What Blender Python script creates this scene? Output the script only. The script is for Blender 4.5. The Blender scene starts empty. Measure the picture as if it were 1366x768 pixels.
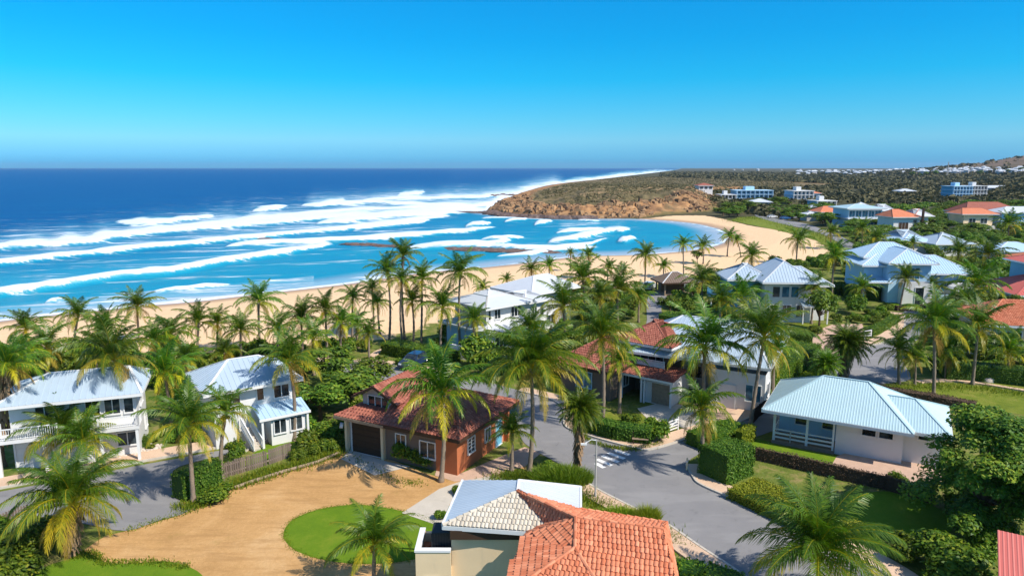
import bpy, math, random
import numpy as np
from mathutils import Vector
C=bpy.context.scene
R=math.radians
# ---------------------------------------------------------------- camera, sky, sun
F=923.0; H=22.0; PH=math.atan(161/F)
cam_d=bpy.data.cameras.new('camera'); cam=bpy.data.objects.new('camera',cam_d); C.collection.objects.link(cam)
cam.location=(0,0,H); cam.rotation_euler=(math.pi/2-PH,0,0)
cam_d.sensor_width=36; cam_d.lens=F/1366*36; cam_d.clip_start=0.5; cam_d.clip_end=200000
C.camera=cam
SUN_EL=R(47); SUN_AZ=R(122)      # azimuth clockwise from +Y
w=bpy.data.worlds.new('World'); C.world=w; w.use_nodes=True
nt=w.node_tree; nt.nodes.clear()
out=nt.nodes.new('ShaderNodeOutputWorld'); bg=nt.nodes.new('ShaderNodeBackground'); sky=nt.nodes.new('ShaderNodeTexSky')
sky.sky_type='NISHITA'; sky.sun_disc=False; sky.sun_elevation=SUN_EL; sky.sun_rotation=SUN_AZ
sky.altitude=0; sky.air_density=1.0; sky.dust_density=0.0; sky.ozone_density=2.5
# clear tropical air: the sky texture weighted towards azure by elevation in its visible part
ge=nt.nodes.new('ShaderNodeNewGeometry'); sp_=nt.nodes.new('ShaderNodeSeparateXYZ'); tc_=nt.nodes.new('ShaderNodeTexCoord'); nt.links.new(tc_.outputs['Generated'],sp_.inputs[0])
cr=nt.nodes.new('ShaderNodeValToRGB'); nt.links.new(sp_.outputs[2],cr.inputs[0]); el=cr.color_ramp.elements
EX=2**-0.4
TS=[(0,(.07,.50,1.3)),(.0045,(.09,.54,1.38)),(.016,(.19,.69,1.48)),(.037,(.35,.90,1.47)),(.064,(.25,.96,1.43)),(.118,(.06,1.03,1.5)),(.17,(.03,1.03,1.58)),(.22,(.03,1.06,1.66)),(.45,(1.1,1.5,1.85)),(1,(1.7,1.8,1.95))]  # topmost stops, out of view, raised as added fill for shaded areas
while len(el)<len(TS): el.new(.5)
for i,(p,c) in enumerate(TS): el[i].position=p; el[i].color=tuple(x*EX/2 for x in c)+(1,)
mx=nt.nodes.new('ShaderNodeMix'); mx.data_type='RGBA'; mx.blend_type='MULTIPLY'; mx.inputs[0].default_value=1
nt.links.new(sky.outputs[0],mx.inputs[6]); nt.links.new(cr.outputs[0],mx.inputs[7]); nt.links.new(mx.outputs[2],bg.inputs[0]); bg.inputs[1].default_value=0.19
nt.links.new(bg.outputs[0],out.inputs[0])
sl=bpy.data.lights.new('sun','SUN'); sl.energy=4.6; sl.angle=R(0.5); sl.color=(1,0.93,0.82)
so=bpy.data.objects.new('sun',sl); C.collection.objects.link(so)
sd=Vector((math.sin(SUN_AZ)*math.cos(SUN_EL),math.cos(SUN_AZ)*math.cos(SUN_EL),math.sin(SUN_EL)))
so.rotation_euler=sd.to_track_quat('Z','Y').to_euler(); so.location=(60,-40,80)
C.view_settings.view_transform='Standard'; C.view_settings.look='None'; C.view_settings.gamma=1; C.view_settings.exposure=0.45
C.render.engine='CYCLES'; C.render.resolution_x=1024; C.render.resolution_y=575
C.cycles.max_bounces=5; C.cycles.transparent_max_bounces=4; C.cycles.use_denoising=True
# ---------------------------------------------------------------- helpers
rnd=random.Random(7); HAZE=4e-5
def G(px,py,z=0.0):
    """the point at height z seen at photo pixel (px,py)"""
    u=(px-683)/F; v=(384-py)/F
    dy=math.cos(PH)+v*math.sin(PH); dz=-math.sin(PH)+v*math.cos(PH)
    t=(z-H)/dz
    return (u*t,dy*t)
def G3(px,py,z): a=G(px,py,z); return (a[0],a[1],z)
def Zat(py,Y):
    v=(384-py)/F
    dy=math.cos(PH)+v*math.sin(PH); dz=-math.sin(PH)+v*math.cos(PH)
    return H+Y*dz/dy
def Xat(px,py,Y):
    v=(384-py)/F; dy=math.cos(PH)+v*math.sin(PH)
    return (px-683)/F*Y/dy
def ppm(Y,z=0): return F/(Y*math.cos(PH)-(z-H)*math.sin(PH))   # pixels per metre
class MB:
    def __init__(s): s.v=[]; s.f=[]; s.t=[]
    def face(s,pts,t=0.5):
        n=len(s.v); s.v+= [tuple(p) for p in pts]; s.f.append(tuple(range(n,n+len(pts)))); s.t.append(t)
    def box(s,x0,x1,y0,y1,z0,z1,t=0.5,skip=''):
        n=len(s.v)
        s.v+=[(x0,y0,z0),(x1,y0,z0),(x1,y1,z0),(x0,y1,z0),(x0,y0,z1),(x1,y0,z1),(x1,y1,z1),(x0,y1,z1)]
        q=[('b',(0,3,2,1)),('t',(4,5,6,7)),('f',(0,1,5,4)),('r',(1,2,6,5)),('k',(2,3,7,6)),('l',(3,0,4,7))]
        for k,f in q:
            if k not in skip: s.f.append(tuple(n+i for i in f)); s.t.append(t)
    def bar(s,a,b,w,h=None,t=0.5,up=(0,0,1)):
        h=h or w; a=Vector(a); b=Vector(b); d=(b-a); 
        if d.length<1e-6: return
        d.normalize(); u=Vector(up)
        if abs(d.dot(u))>.98: u=Vector((1,0,0))
        sd_=d.cross(u).normalized(); u2=sd_.cross(d).normalized()
        n=len(s.v)
        for p in (a,b):
            for i,j in ((-1,-1),(1,-1),(1,1),(-1,1)): s.v.append(tuple(p+sd_*(i*w/2)+u2*(j*h/2)))
        for f in ((0,1,2,3),(7,6,5,4),(0,4,5,1),(1,5,6,2),(2,6,7,3),(3,7,4,0)): s.f.append(tuple(n+i for i in f)); s.t.append(t)
    def tube(s,pts,rs,n=8,t=0.5,cap=True):
        pts=[Vector(p) for p in pts]; base=len(s.v)
        for i,p in enumerate(pts):
            d=(pts[min(i+1,len(pts)-1)]-pts[max(i-1,0)]).normalized()
            u=Vector((1,0,0)) if abs(d.x)<.9 else Vector((0,1,0))
            a=d.cross(u).normalized(); b=d.cross(a).normalized()
            for k in range(n):
                an=2*math.pi*k/n; s.v.append(tuple(p+(a*math.cos(an)+b*math.sin(an))*rs[i]))
        for i in range(len(pts)-1):
            for k in range(n):
                k2=(k+1)%n; s.f.append((base+i*n+k,base+i*n+k2,base+(i+1)*n+k2,base+(i+1)*n+k)); s.t.append(t)
        if cap:
            s.f.append(tuple(base+(len(pts)-1)*n+k for k in range(n))); s.t.append(t)
            s.f.append(tuple(base+k for k in reversed(range(n)))); s.t.append(t)
    def prism(s,poly,z0,z1,t=0.5,bottom=False):
        n=len(poly)
        s.face([(x,y,z1) for x,y in poly],t)
        for i in range(n):
            a=poly[i]; b=poly[(i+1)%n]; s.face([(a[0],a[1],z0),(b[0],b[1],z0),(b[0],b[1],z1),(a[0],a[1],z1)],t)
    def mesh(s,name):
        me=bpy.data.meshes.new(name); me.from_pydata(s.v,[],s.f)
        a=me.attributes.new('tone','FLOAT','FACE'); a.data.foreach_set('value',s.t)
        me.update(); return me
def quads_mesh(name,Q,tone,V=None):
    """Q (n,4,3) array of separate quads"""
    n=len(Q); me=bpy.data.meshes.new(name)
    me.vertices.add(n*4); me.vertices.foreach_set('co',Q.astype(np.float32).ravel())
    me.loops.add(n*4); me.loops.foreach_set('vertex_index',np.arange(n*4,dtype=np.int32))
    me.polygons.add(n); me.polygons.foreach_set('loop_start',np.arange(0,n*4,4,dtype=np.int32))
    me.polygons.foreach_set('loop_total',np.full(n,4,dtype=np.int32))
    a=me.attributes.new('tone','FLOAT','FACE'); a.data.foreach_set('value',tone.astype(np.float32))
    me.update(calc_edges=True); return me
def grid_mesh(name,P,attrs={}):
    """P (r,c,3) grid"""
    r,c=P.shape[:2]; me=bpy.data.meshes.new(name)
    me.vertices.add(r*c); me.vertices.foreach_set('co',P.astype(np.float32).ravel())
    i=np.arange(r-1)[:,None]*c+np.arange(c-1)[None,:]
    q=np.stack([i,i+1,i+c+1,i+c],-1).reshape(-1,4).astype(np.int32); n=len(q)
    me.loops.add(n*4); me.loops.foreach_set('vertex_index',q.ravel())
    me.polygons.add(n); me.polygons.foreach_set('loop_start',np.arange(0,n*4,4,dtype=np.int32))
    me.polygons.foreach_set('loop_total',np.full(n,4,dtype=np.int32))
    me.polygons.foreach_set('use_smooth',np.ones(n,dtype=bool))
    for k,v in attrs.items():
        a=me.attributes.new(k,'FLOAT','POINT'); a.data.foreach_set('value',v.astype(np.float32).ravel())
    me.update(calc_edges=True); return me
def tag(o,label=None,cat=None,group=None,kind=None):
    if label: o['label']=label
    if cat: o['category']=cat
    if group: o['group']=group
    if kind: o['kind']=kind
    return o
def link(name,data,mat=None,parent=None,loc=(0,0,0),smooth=False):
    if isinstance(data,MB): data=data.mesh(name)
    if mat is not None and not data.materials: data.materials.append(mat)
    if smooth: data.polygons.foreach_set('use_smooth',[True]*len(data.polygons))
    o=bpy.data.objects.new(name,data); C.collection.objects.link(o); o.location=loc
    if parent: o.parent=parent
    return o
def thing(name,label,cat,loc=(0,0,0),rz=0,group=None,sc=1):
    o=bpy.data.objects.new(name,None); C.collection.objects.link(o); o.empty_display_size=.3
    o.location=loc; o.rotation_euler=(0,0,rz); o.scale=(sc,sc,sc); return tag(o,label,cat,group)
def copy_tree(o,parent=None,loc=None,rz=None,label=None,sc=None):
    c=o.copy(); C.collection.objects.link(c)
    if parent: c.parent=parent
    if loc is not None: c.location=loc
    if rz is not None: c.rotation_euler=(0,0,rz)
    if sc is not None: c.scale=(sc,sc,sc)
    if label: c['label']=label
    for ch in list(o.children): copy_tree(ch,c)
    return c
# ---------------------------------------------------------------- materials
def N(nt,t,**k):
    n=nt.nodes.new(t)
    for a,b in k.items(): setattr(n,a,b)
    return n
def newmat(name):
    m=bpy.data.materials.new(name); m.use_nodes=True; nt=m.node_tree; b=nt.nodes['Principled BSDF']; return m,nt,b
def noise(nt,vec,scale,detail=4,rough=.6,dist=0):
    n=N(nt,'ShaderNodeTexNoise'); n.inputs['Scale'].default_value=scale; n.inputs['Detail'].default_value=detail
    n.inputs['Roughness'].default_value=rough; n.inputs['Distortion'].default_value=dist
    nt.links.new(vec,n.inputs['Vector']); return n.outputs['Fac']
def ramp(nt,fac,stops):
    r=N(nt,'ShaderNodeValToRGB'); e=r.color_ramp.elements
    while len(e)<len(stops): e.new(.5)
    for i,(p,c) in enumerate(stops):
        e[i].position=p; e[i].color=(c[0],c[1],c[2],1) if isinstance(c,(tuple,list)) else (c,c,c,1)
    nt.links.new(fac,r.inputs['Fac']); return r.outputs['Color']
def mix(nt,fac,a,b,mode='MIX'):
    m=N(nt,'ShaderNodeMix',data_type='RGBA',blend_type=mode)
    for s,v in ((m.inputs[0],fac),(m.inputs[6],a),(m.inputs[7],b)):
        if hasattr(v,'is_output') : nt.links.new(v,s)
        elif isinstance(v,(tuple,list)): s.default_value=(v[0],v[1],v[2],1)
        else: s.default_value=v
    return m.outputs[2]
def math_(nt,op,a,b=0,c=None,clamp=False):
    m=N(nt,'ShaderNodeMath',operation=op,use_clamp=clamp)
    for i,v in enumerate((a,b) if c is None else (a,b,c)):
        if hasattr(v,'is_output'): nt.links.new(v,m.inputs[i])
        else: m.inputs[i].default_value=v
    return m.outputs[0]
def smooth(nt,x,a,b):
    m=N(nt,'ShaderNodeMapRange',interpolation_type='SMOOTHSTEP'); nt.links.new(x,m.inputs[0])
    m.inputs[1].default_value=a; m.inputs[2].default_value=b; return m.outputs[0]
def attr(nt,name):
    a=N(nt,'ShaderNodeAttribute'); a.attribute_name=name; return a.outputs['Fac']
def objco(nt): return N(nt,'ShaderNodeTexCoord').outputs['Object']
def scalev(nt,vec,s,rot=0):
    m=N(nt,'ShaderNodeMapping'); nt.links.new(vec,m.inputs[0]); m.inputs['Scale'].default_value=s; m.inputs['Rotation'].default_value=(0,0,rot); return m.outputs[0]
def bump(nt,b,h,strength,dist=.05):
    n=N(nt,'ShaderNodeBump'); n.inputs['Strength'].default_value=strength; n.inputs['Distance'].default_value=dist
    nt.links.new(h,n.inputs['Height']); nt.links.new(n.outputs[0],b.inputs['Normal'])
def mul(c,k): return tuple(min(1,x*k) for x in c)
MATS={}
def mk(name,base,rough=.85,var=.2,scale=1.2,bs=.25,bscale=18,spec=.3,tone=None,stain=None,metal=0):
    if name in MATS: return MATS[name]
    m,nt,b=newmat(name); oc=objco(nt)
    n1=noise(nt,oc,scale,5,.65); n2=noise(nt,oc,bscale,3)
    c=ramp(nt,n1,[(.3,mul(base,1-var)),(.7,mul(base,1+var))])
    c=mix(nt,.35,c,ramp(nt,n2,[(.35,mul(base,1-var*1.3)),(.65,mul(base,1+var))]))
    if stain:
        sn=noise(nt,scalev(nt,oc,(1,1,.25)),.9,6,.7)
        c=mix(nt,math_(nt,'MULTIPLY',smooth(nt,sn,.5,.75),.55),c,stain)
    if tone:
        c=mix(nt,attr(nt,'tone'),c,tone)
    nt.links.new(c,b.inputs['Base Color']); b.inputs['Roughness'].default_value=rough
    b.inputs['Specular IOR Level'].default_value=spec; b.inputs['Metallic'].default_value=metal
    bump(nt,b,n2,bs,.02); MATS[name]=m; return m
def leafmat(name,dark,light,yellow,transl=.25,rough=.42,spec=.4):
    m,nt,b=newmat(name); t=attr(nt,'tone'); oi=N(nt,'ShaderNodeObjectInfo').outputs['Random']
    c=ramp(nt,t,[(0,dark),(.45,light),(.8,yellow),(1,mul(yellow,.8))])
    h=N(nt,'ShaderNodeHueSaturation'); nt.links.new(c,h.inputs['Color'])
    nt.links.new(math_(nt,'MULTIPLY_ADD',oi,.035,.483),h.inputs['Hue']); nt.links.new(math_(nt,'MULTIPLY_ADD',oi,.45,.78),h.inputs['Value'])
    c=h.outputs[0]; nt.links.new(c,b.inputs['Base Color']); b.inputs['Roughness'].default_value=rough; b.inputs['Specular IOR Level'].default_value=spec
    tr=N(nt,'ShaderNodeBsdfTranslucent'); nt.links.new(mix(nt,1.0,c,(1.0,1.15,.5),'MULTIPLY'),tr.inputs[0])
    ms=N(nt,'ShaderNodeMixShader'); ms.inputs[0].default_value=transl
    nt.links.new(b.outputs[0],ms.inputs[1]); nt.links.new(tr.outputs[0],ms.inputs[2])
    nt.links.new(ms.outputs[0],nt.nodes['Material Output'].inputs[0]); return m
M_palm=leafmat('palm_leaf',(.034,.098,.008),(.125,.225,.013),(.56,.43,.02),.36)
M_dry=leafmat('dry_palm_leaf',(.10,.07,.02),(.26,.19,.03),(.46,.32,.05),.2,.7,.2)
M_leaf=leafmat('shrub_leaf',(.036,.090,.007),(.120,.205,.012),(.30,.32,.02),.32,.55,.3)
M_tree=leafmat('tree_leaf',(.034,.085,.008),(.105,.190,.013),(.25,.29,.02),.25,.55,.3)
M_olive=leafmat('scrub_leaf',(.052,.050,.028),(.110,.095,.050),(.21,.16,.09),.1,.8,.1)
M_bark=mk('palm_bark',(.24,.185,.135),.9,.35,1.5,.6,14)
M_barkd=mk('shaggy_bark',(.13,.085,.05),.95,.4,3,.8,16)
M_white=mk('white_paint',(.66,.655,.64),.6,.05,.8,.05,30,stain=(.62,.6,.55))
M_trim=mk('white_trim',(.70,.70,.69),.45,.03,2,.03,30)
M_grey=mk('grey_stucco',(.42,.40,.37),.85,.1,1,.2,40,stain=(.3,.28,.25))
M_cream=mk('cream_stucco',(.76,.58,.36),.85,.07,.8,.2,50,stain=(.52,.42,.28))
M_orange=mk('orange_stucco',(.43,.135,.055),.85,.1,1,.2,40,stain=(.45,.14,.05))
M_brown=mk('taupe_stucco',(.17,.125,.095),.85,.1,1,.2,40,stain=(.18,.14,.1))
M_darkbrown=mk('dark_wood',(.055,.03,.018),.6,.2,3,.3,30)
M_wood=mk('weathered_wood',(.30,.22,.15),.85,.25,4,.4,30)
M_bluewall=mk('pale_blue_paint',(.42,.62,.78),.7,.05,1,.05,30,stain=(.38,.52,.62))
M_tealwall=mk('teal_paint',(.13,.36,.50),.7,.1,1,.05,30)
M_conc=mk('concrete',(.50,.45,.38),.9,.12,.7,.2,30,stain=(.38,.34,.28))
M_black=mk('black_plastic',(.02,.022,.025),.5,.1,3,.1,20)
M_rblue=mk('pale_blue_metal_roof',(.34,.46,.54),.5,.08,.7,.1,25,spec=.5,tone=(.46,.56,.62),stain=(.36,.48,.55))
M_rgrey=mk('pale_grey_metal_roof',(.33,.42,.50),.5,.1,.7,.1,25,spec=.5,tone=(.45,.53,.60),stain=(.26,.34,.42))
M_rwhite=mk('white_roof',(.54,.57,.60),.6,.08,.7,.1,25,tone=(.42,.46,.51),stain=(.6,.61,.62))
M_rteal=mk('turquoise_metal_roof',(.34,.49,.53),.5,.1,.7,.1,25,spec=.4,tone=(.44,.58,.61),stain=(.26,.38,.41))
M_rlight=mk('light_blue_roof',(.36,.52,.66),.55,.08,.7,.1,25,tone=(.46,.60,.72),stain=(.3,.44,.56))
M_tred=mk('red_clay_tile',(.25,.075,.05),.8,.3,.8,.3,18,tone=(.40,.15,.10),stain=(.24,.07,.04))
M_torange=mk('orange_clay_tile',(.50,.145,.065),.8,.28,.7,.3,18,tone=(.70,.28,.15),stain=(.32,.11,.07))
M_tcream=mk('cream_clay_tile',(.46,.40,.31),.8,.2,.9,.3,18,tone=(.60,.54,.44),stain=(.42,.36,.28))
M_rpink=mk('red_metal_roof',(.50,.10,.08),.55,.1,1,.1,25,tone=(.62,.2,.16))
m_,nt_,b_=newmat('window_glass'); b_.inputs['Base Color'].default_value=(.03,.045,.055,1); b_.inputs['Roughness'].default_value=.08; b_.inputs['Specular IOR Level'].default_value=.8
nt_.links.new(ramp(nt_,noise(nt_,objco(nt_),1.3,2),[(.4,(.012,.018,.022)),(.7,(.06,.08,.09))]),b_.inputs['Base Color']); M_glass=m_
m_,nt_,b_=newmat('blue_window_glass'); b_.inputs['Roughness'].default_value=.15
nt_.links.new(ramp(nt_,noise(nt_,objco(nt_),1.3,2),[(.4,(.02,.10,.16)),(.7,(.10,.28,.36))]),b_.inputs['Base Color']); M_bglass=m_
# ---------------------------------------------------------------- terrain and sea
SL=-1.2
_rs=np.random.RandomState(3); _T=_rs.rand(256,256)
def vnoise(x,y):
    xi=np.floor(x).astype(int); yi=np.floor(y).astype(int); fx=x-xi; fy=y-yi
    fx=fx*fx*(3-2*fx); fy=fy*fy*(3-2*fy); t=lambda a,b:_T[a%256,b%256]
    return (t(xi,yi)*(1-fx)+t(xi+1,yi)*fx)*(1-fy)+(t(xi,yi+1)*(1-fx)+t(xi+1,yi+1)*fx)*fy
def fbm(x,y,o=4,ridge=False):
    s=0;a=1;tot=0
    for k in range(o):
        n=vnoise(x*2**k+17*k,y*2**k+31*k)
        if ridge: n=1-abs(2*n-1)
        s=s+a*n; tot+=a; a*=.5
    return s/tot
def sstep(x,a,b):
    t=np.clip((x-a)/(b-a),0,1); return t*t*(3-2*t)
def inside(X,Y,poly):
    r=np.zeros(X.shape,bool); n=len(poly)
    for i in range(n):
        x1,y1=poly[i]; x2,y2=poly[(i+1)%n]
        if y1==y2: continue
        c=((y1>Y)!=(y2>Y))&(X<(x2-x1)*(Y-y1)/(y2-y1)+x1); r^=c
    return r
def dist(X,Y,poly,closed=True):
    d=np.full(X.shape,1e12); n=len(poly)
    for i in range(n if closed else n-1):
        x1,y1=poly[i]; x2,y2=poly[(i+1)%n]; dx=x2-x1; dy=y2-y1; L=dx*dx+dy*dy+1e-9
        t=np.clip(((X-x1)*dx+(Y-y1)*dy)/L,0,1); d=np.minimum(d,(X-x1-t*dx)**2+(Y-y1-t*dy)**2)
    return np.sqrt(d)
def sdist(X,Y,poly):
    d=dist(X,Y,poly); return np.where(inside(X,Y,poly),d,-d)
def spline(pts,k=4,closed=False):
    out=[];n=len(pts)
    rng=range(n) if closed else range(n-1)
    for i in rng:
        g=(lambda j:pts[j%n]) if closed else (lambda j:pts[max(0,min(n-1,j))])
        p0,p1,p2,p3=g(i-1),g(i),g(i+1),g(i+2)
        for s in range(k):
            t=s/k; out.append(tuple(.5*((2*b)+(c-a)*t+(2*a-5*b+4*c-d)*t*t+(-a+3*b-3*c+d)*t**3) for a,b,c,d in zip(p0,p1,p2,p3)))
    if not closed: out.append(pts[-1])
    return out
coast_px=[(0,428),(60,421),(130,414),(200,407),(260,402),(320,395),(400,386),(460,379),(500,373),(560,364),(600,360),(640,357),(706,350),(772,342),(845,340),(901,336),(940,331),(962,325),(972,318),(964,308),(948,303),(930,299),(905,296),(880,294),(845,292),(800,292),(760,291.5),(719,290.5),(690,289),(672,287),(655,284),(650,280),(656,275),(668,269),(690,259),(727,248),(757,243.6),(800,239),(850,233),(880,229.5),(903,226.5)]
cw=[G(a,b,SL) for a,b in coast_px]
cw=spline(cw,3)
dv=(cw[0][0]-cw[6][0],cw[0][1]-cw[6][1]); l_=math.hypot(*dv); dv=(dv[0]/l_,dv[1]/l_)
far=G(909,224.6,SL)
COAST=[(cw[0][0]+dv[0]*4000,cw[0][1]+dv[1]*4000-200)]+cw+[far,(far[0]+9000,60000),(90000,60000),(90000,-3000),(-9000,-6000)]
sand_px=[(-300,500),(-60,478),(0,476),(80,472),(150,468),(230,470),(330,468),(430,458),(520,452),(600,425),(650,402),(720,388),(800,385),(850,384),(880,378),(930,368),(985,360),(1040,352),(1085,345),(1108,338),(1103,330),(1085,319),(1036,306),(1000,299.5),(975,294.5),(955,290),(940,287.5),(900,287.5),(860,288.5),(820,289.5),(790,290),(772,291)]
SAND=[G(a,b,0) for a,b in sand_px]+[G(a,b,SL-4) for a,b in [(800,300),(880,310),(930,318),(845,350),(640,350),(400,370),(0,415),(-300,440)]]
head_px=[(645,292),(730,292.5),(775,290.3),(840,288.8),(900,286),(945,283),(960,279),(965,270),(960,262),(1000,255)]
HEAD=[G(a,b,0) for a,b in head_px]+[(420,760),(330,1500),(60,1500),(-30,900),(-80,420)]
def hfun(X,Y):
    d=sdist(X,Y,COAST); D=np.hypot(X,Y); az=np.degrees(np.arctan2(X,Y))
    h=SL+np.where(d>0,np.minimum(d*.075,1.2),np.maximum(d*.09,-8))
    hd=sdist(X,Y,HEAD)
    m=sstep(hd,-4,20)
    cl=sstep(d,2,26)*(.55+.45*sstep(d,20,70))
    axx=sstep(X,-30,70)           # the tip is lower than the root
    rough=fbm(X/16,Y/16,5,True); r2=fbm(X/5,Y/5,3,True)
    hh=cl*(2.0+5.2*axx)*(.70+.6*rough)+sstep(d,1,6)*r2*2.8*(1-sstep(d,40,90)*.85)-sstep(d,2,30)*(1-sstep(d,40,70))*fbm(X/9+40,Y/30,3,True)*2.2
    h=h+m*hh*(1-sstep(D,430,900)*.85)
    # low undulations inland, rising ground and the hill on the right
    inl=sstep(D,230,420)*sstep(d,60,200)
    h=h+inl*(1-m*.9)*(fbm(X/120,Y/120,4)*5-1.5)*(1-.55*sstep(D,700,1800))*(1-sstep(D,3000,9000))
    ramp_=sstep(az,25.5,40)
    h=h+50*ramp_*sstep(D,1350,2000)*(.85+.25*fbm(X/260,Y/260,5))*(1-sstep(D,2900,5200))
    h=h+9*sstep(az,33.2,37.5)*sstep(D,430,650)
    return h,d,hd,D
azs=np.concatenate([np.linspace(-110,-41,36)[:-1],np.arange(-41,41,.1),np.linspace(41,110,36)])
rad=np.concatenate([[8,11,14,17,20,22.5,25],25.5*np.exp(np.arange(0,math.log(14500/25.5),.0085))])
A,Rr=np.meshgrid(np.radians(azs),rad); X=np.sin(A)*Rr; Y=np.cos(A)*Rr
Z,dC,hD,DD=hfun(X,Y)
sandm=sdist(X,Y,SAND)
headm=sstep(hD,-3,6)*sstep(dC,-3,1)
gy,gx=np.gradient(Z); slope=np.abs(gy)/(np.gradient(Rr,axis=0)+1e-6)+np.abs(gx)/(Rr*math.radians(.1)+1e-6)
wood=sstep(DD,215,330)*(1-headm)
ter=grid_mesh('ground',np.stack([X,Y,Z],-1),{'sand':np.clip(sandm,-9,9),'coast':np.clip(dC,-30,30),'head':headm,'east':sstep(np.degrees(np.arctan2(X,Y)),8,12.5),'rim':np.clip(np.minimum(dC,hD),-30,60),'slope':np.clip(slope,0,3),'wood':wood,'hill':sstep(Z,16,30)*(1-headm)})
m,nt,b=newmat('terrain'); oc=objco(nt)
nA=noise(nt,oc,.05,6,.65); nB=noise(nt,oc,.9,5,.65); nC=noise(nt,oc,7,4,.7)
grd=ramp(nt,nB,[(.30,(.070,.115,.014)),(.5,(.135,.175,.024)),(.66,(.30,.23,.09)),(.8,(.38,.28,.15))])
grd=mix(nt,.3,grd,ramp(nt,nC,[(.3,(.03,.05,.012)),(.7,(.20,.19,.07))]))
sc_=noise(nt,oc,.028,7,.72)
wd=ramp(nt,sc_,[(.30,(.045,.045,.024)),(.48,(.070,.066,.034)),(.62,(.11,.095,.05)),(.74,(.26,.20,.12))])
wd=mix(nt,.4,wd,ramp(nt,noise(nt,oc,.16,5,.7),[(.35,(.018,.028,.012)),(.65,(.12,.105,.05))]))
wd=mix(nt,math_(nt,'MULTIPLY',attr(nt,'hill'),.8),wd,ramp(nt,noise(nt,oc,.02,6,.7),[(.3,(.10,.085,.055)),(.5,(.22,.15,.11)),(.7,(.28,.19,.14))]))
c=mix(nt,attr(nt,'wood'),grd,wd)
rk=ramp(nt,noise(nt,scalev(nt,oc,(1,1,2.2)),.13,7,.75),[(.28,(.08,.05,.03)),(.44,(.24,.13,.065)),(.58,(.42,.23,.10)),(.74,(.46,.31,.19))])
veg=ramp(nt,noise(nt,oc,.07,6,.7),[(.3,(.075,.065,.030)),(.5,(.15,.12,.06)),(.7,(.34,.22,.12))])
vm=math_(nt,'SUBTRACT',math_(nt,'ADD',math_(nt,'MULTIPLY',smooth(nt,attr(nt,'rim'),14,30),.75),noise(nt,oc,.06,6,.75)),math_(nt,'MULTIPLY',attr(nt,'slope'),.10))
hd_=mix(nt,smooth(nt,math_(nt,'ADD',vm,math_(nt,'MULTIPLY',attr(nt,'east'),.22)),.62,.86),rk,veg)
hd_=mix(nt,smooth(nt,attr(nt,'coast'),7,1.5),hd_,mix(nt,nB,(.055,.04,.032),(.19,.13,.09)))
c=mix(nt,attr(nt,'head'),c,hd_)
# sand, damp near the water
sn=math_(nt,'ADD',attr(nt,'sand'),math_(nt,'MULTIPLY',math_(nt,'SUBTRACT',noise(nt,oc,.35,6,.7),.5),9))
sd1=mix(nt,nB,(.66,.44,.245),(.80,.57,.35)); sd1=mix(nt,math_(nt,'MULTIPLY',smooth(nt,nC,.5,.7),.35),sd1,(.56,.38,.21))
wet=math_(nt,'ADD',attr(nt,'coast'),math_(nt,'MULTIPLY',math_(nt,'SUBTRACT',nA,.5),3))
sd1=mix(nt,smooth(nt,wet,7,2.2),sd1,(.44,.29,.18)); sd1=mix(nt,smooth(nt,wet,2.4,.6),sd1,(.36,.29,.25))
smask=math_(nt,'MULTIPLY',smooth(nt,sn,-.5,.8),math_(nt,'SUBTRACT',1,math_(nt,'MULTIPLY',attr(nt,'head'),1)))
c=mix(nt,smask,c,sd1)
nt.links.new(c,b.inputs['Base Color']); b.inputs['Roughness'].default_value=.95; b.inputs['Specular IOR Level'].default_value=.1
bump(nt,b,math_(nt,'ADD',nB,math_(nt,'MULTIPLY',sc_,attr(nt,'wood'))),.8,.25)
tag(link('ground',ter,m),kind='structure')

# ---- sea
px=np.arange(-620,1010,2.0); py=np.concatenate([223.15+.12*1.25**np.arange(12),np.arange(225,446,.8)])
PX,PY=np.meshgrid(px,np.sort(py))
u=(PX-683)/F; v=(384-PY)/F; dy=math.cos(PH)+v*math.sin(PH); dz=-math.sin(PH)+v*math.cos(PH)
t=np.where(dz<0,(SL-H)/np.minimum(dz,-1e-5),1e6); t=np.minimum(t,14200)
SX=u*t; SY=dy*t
WOB=(vnoise(SX/14,SY/14)-.5)
foam=np.zeros(PX.shape); crest=np.zeros(PX.shape)
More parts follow.
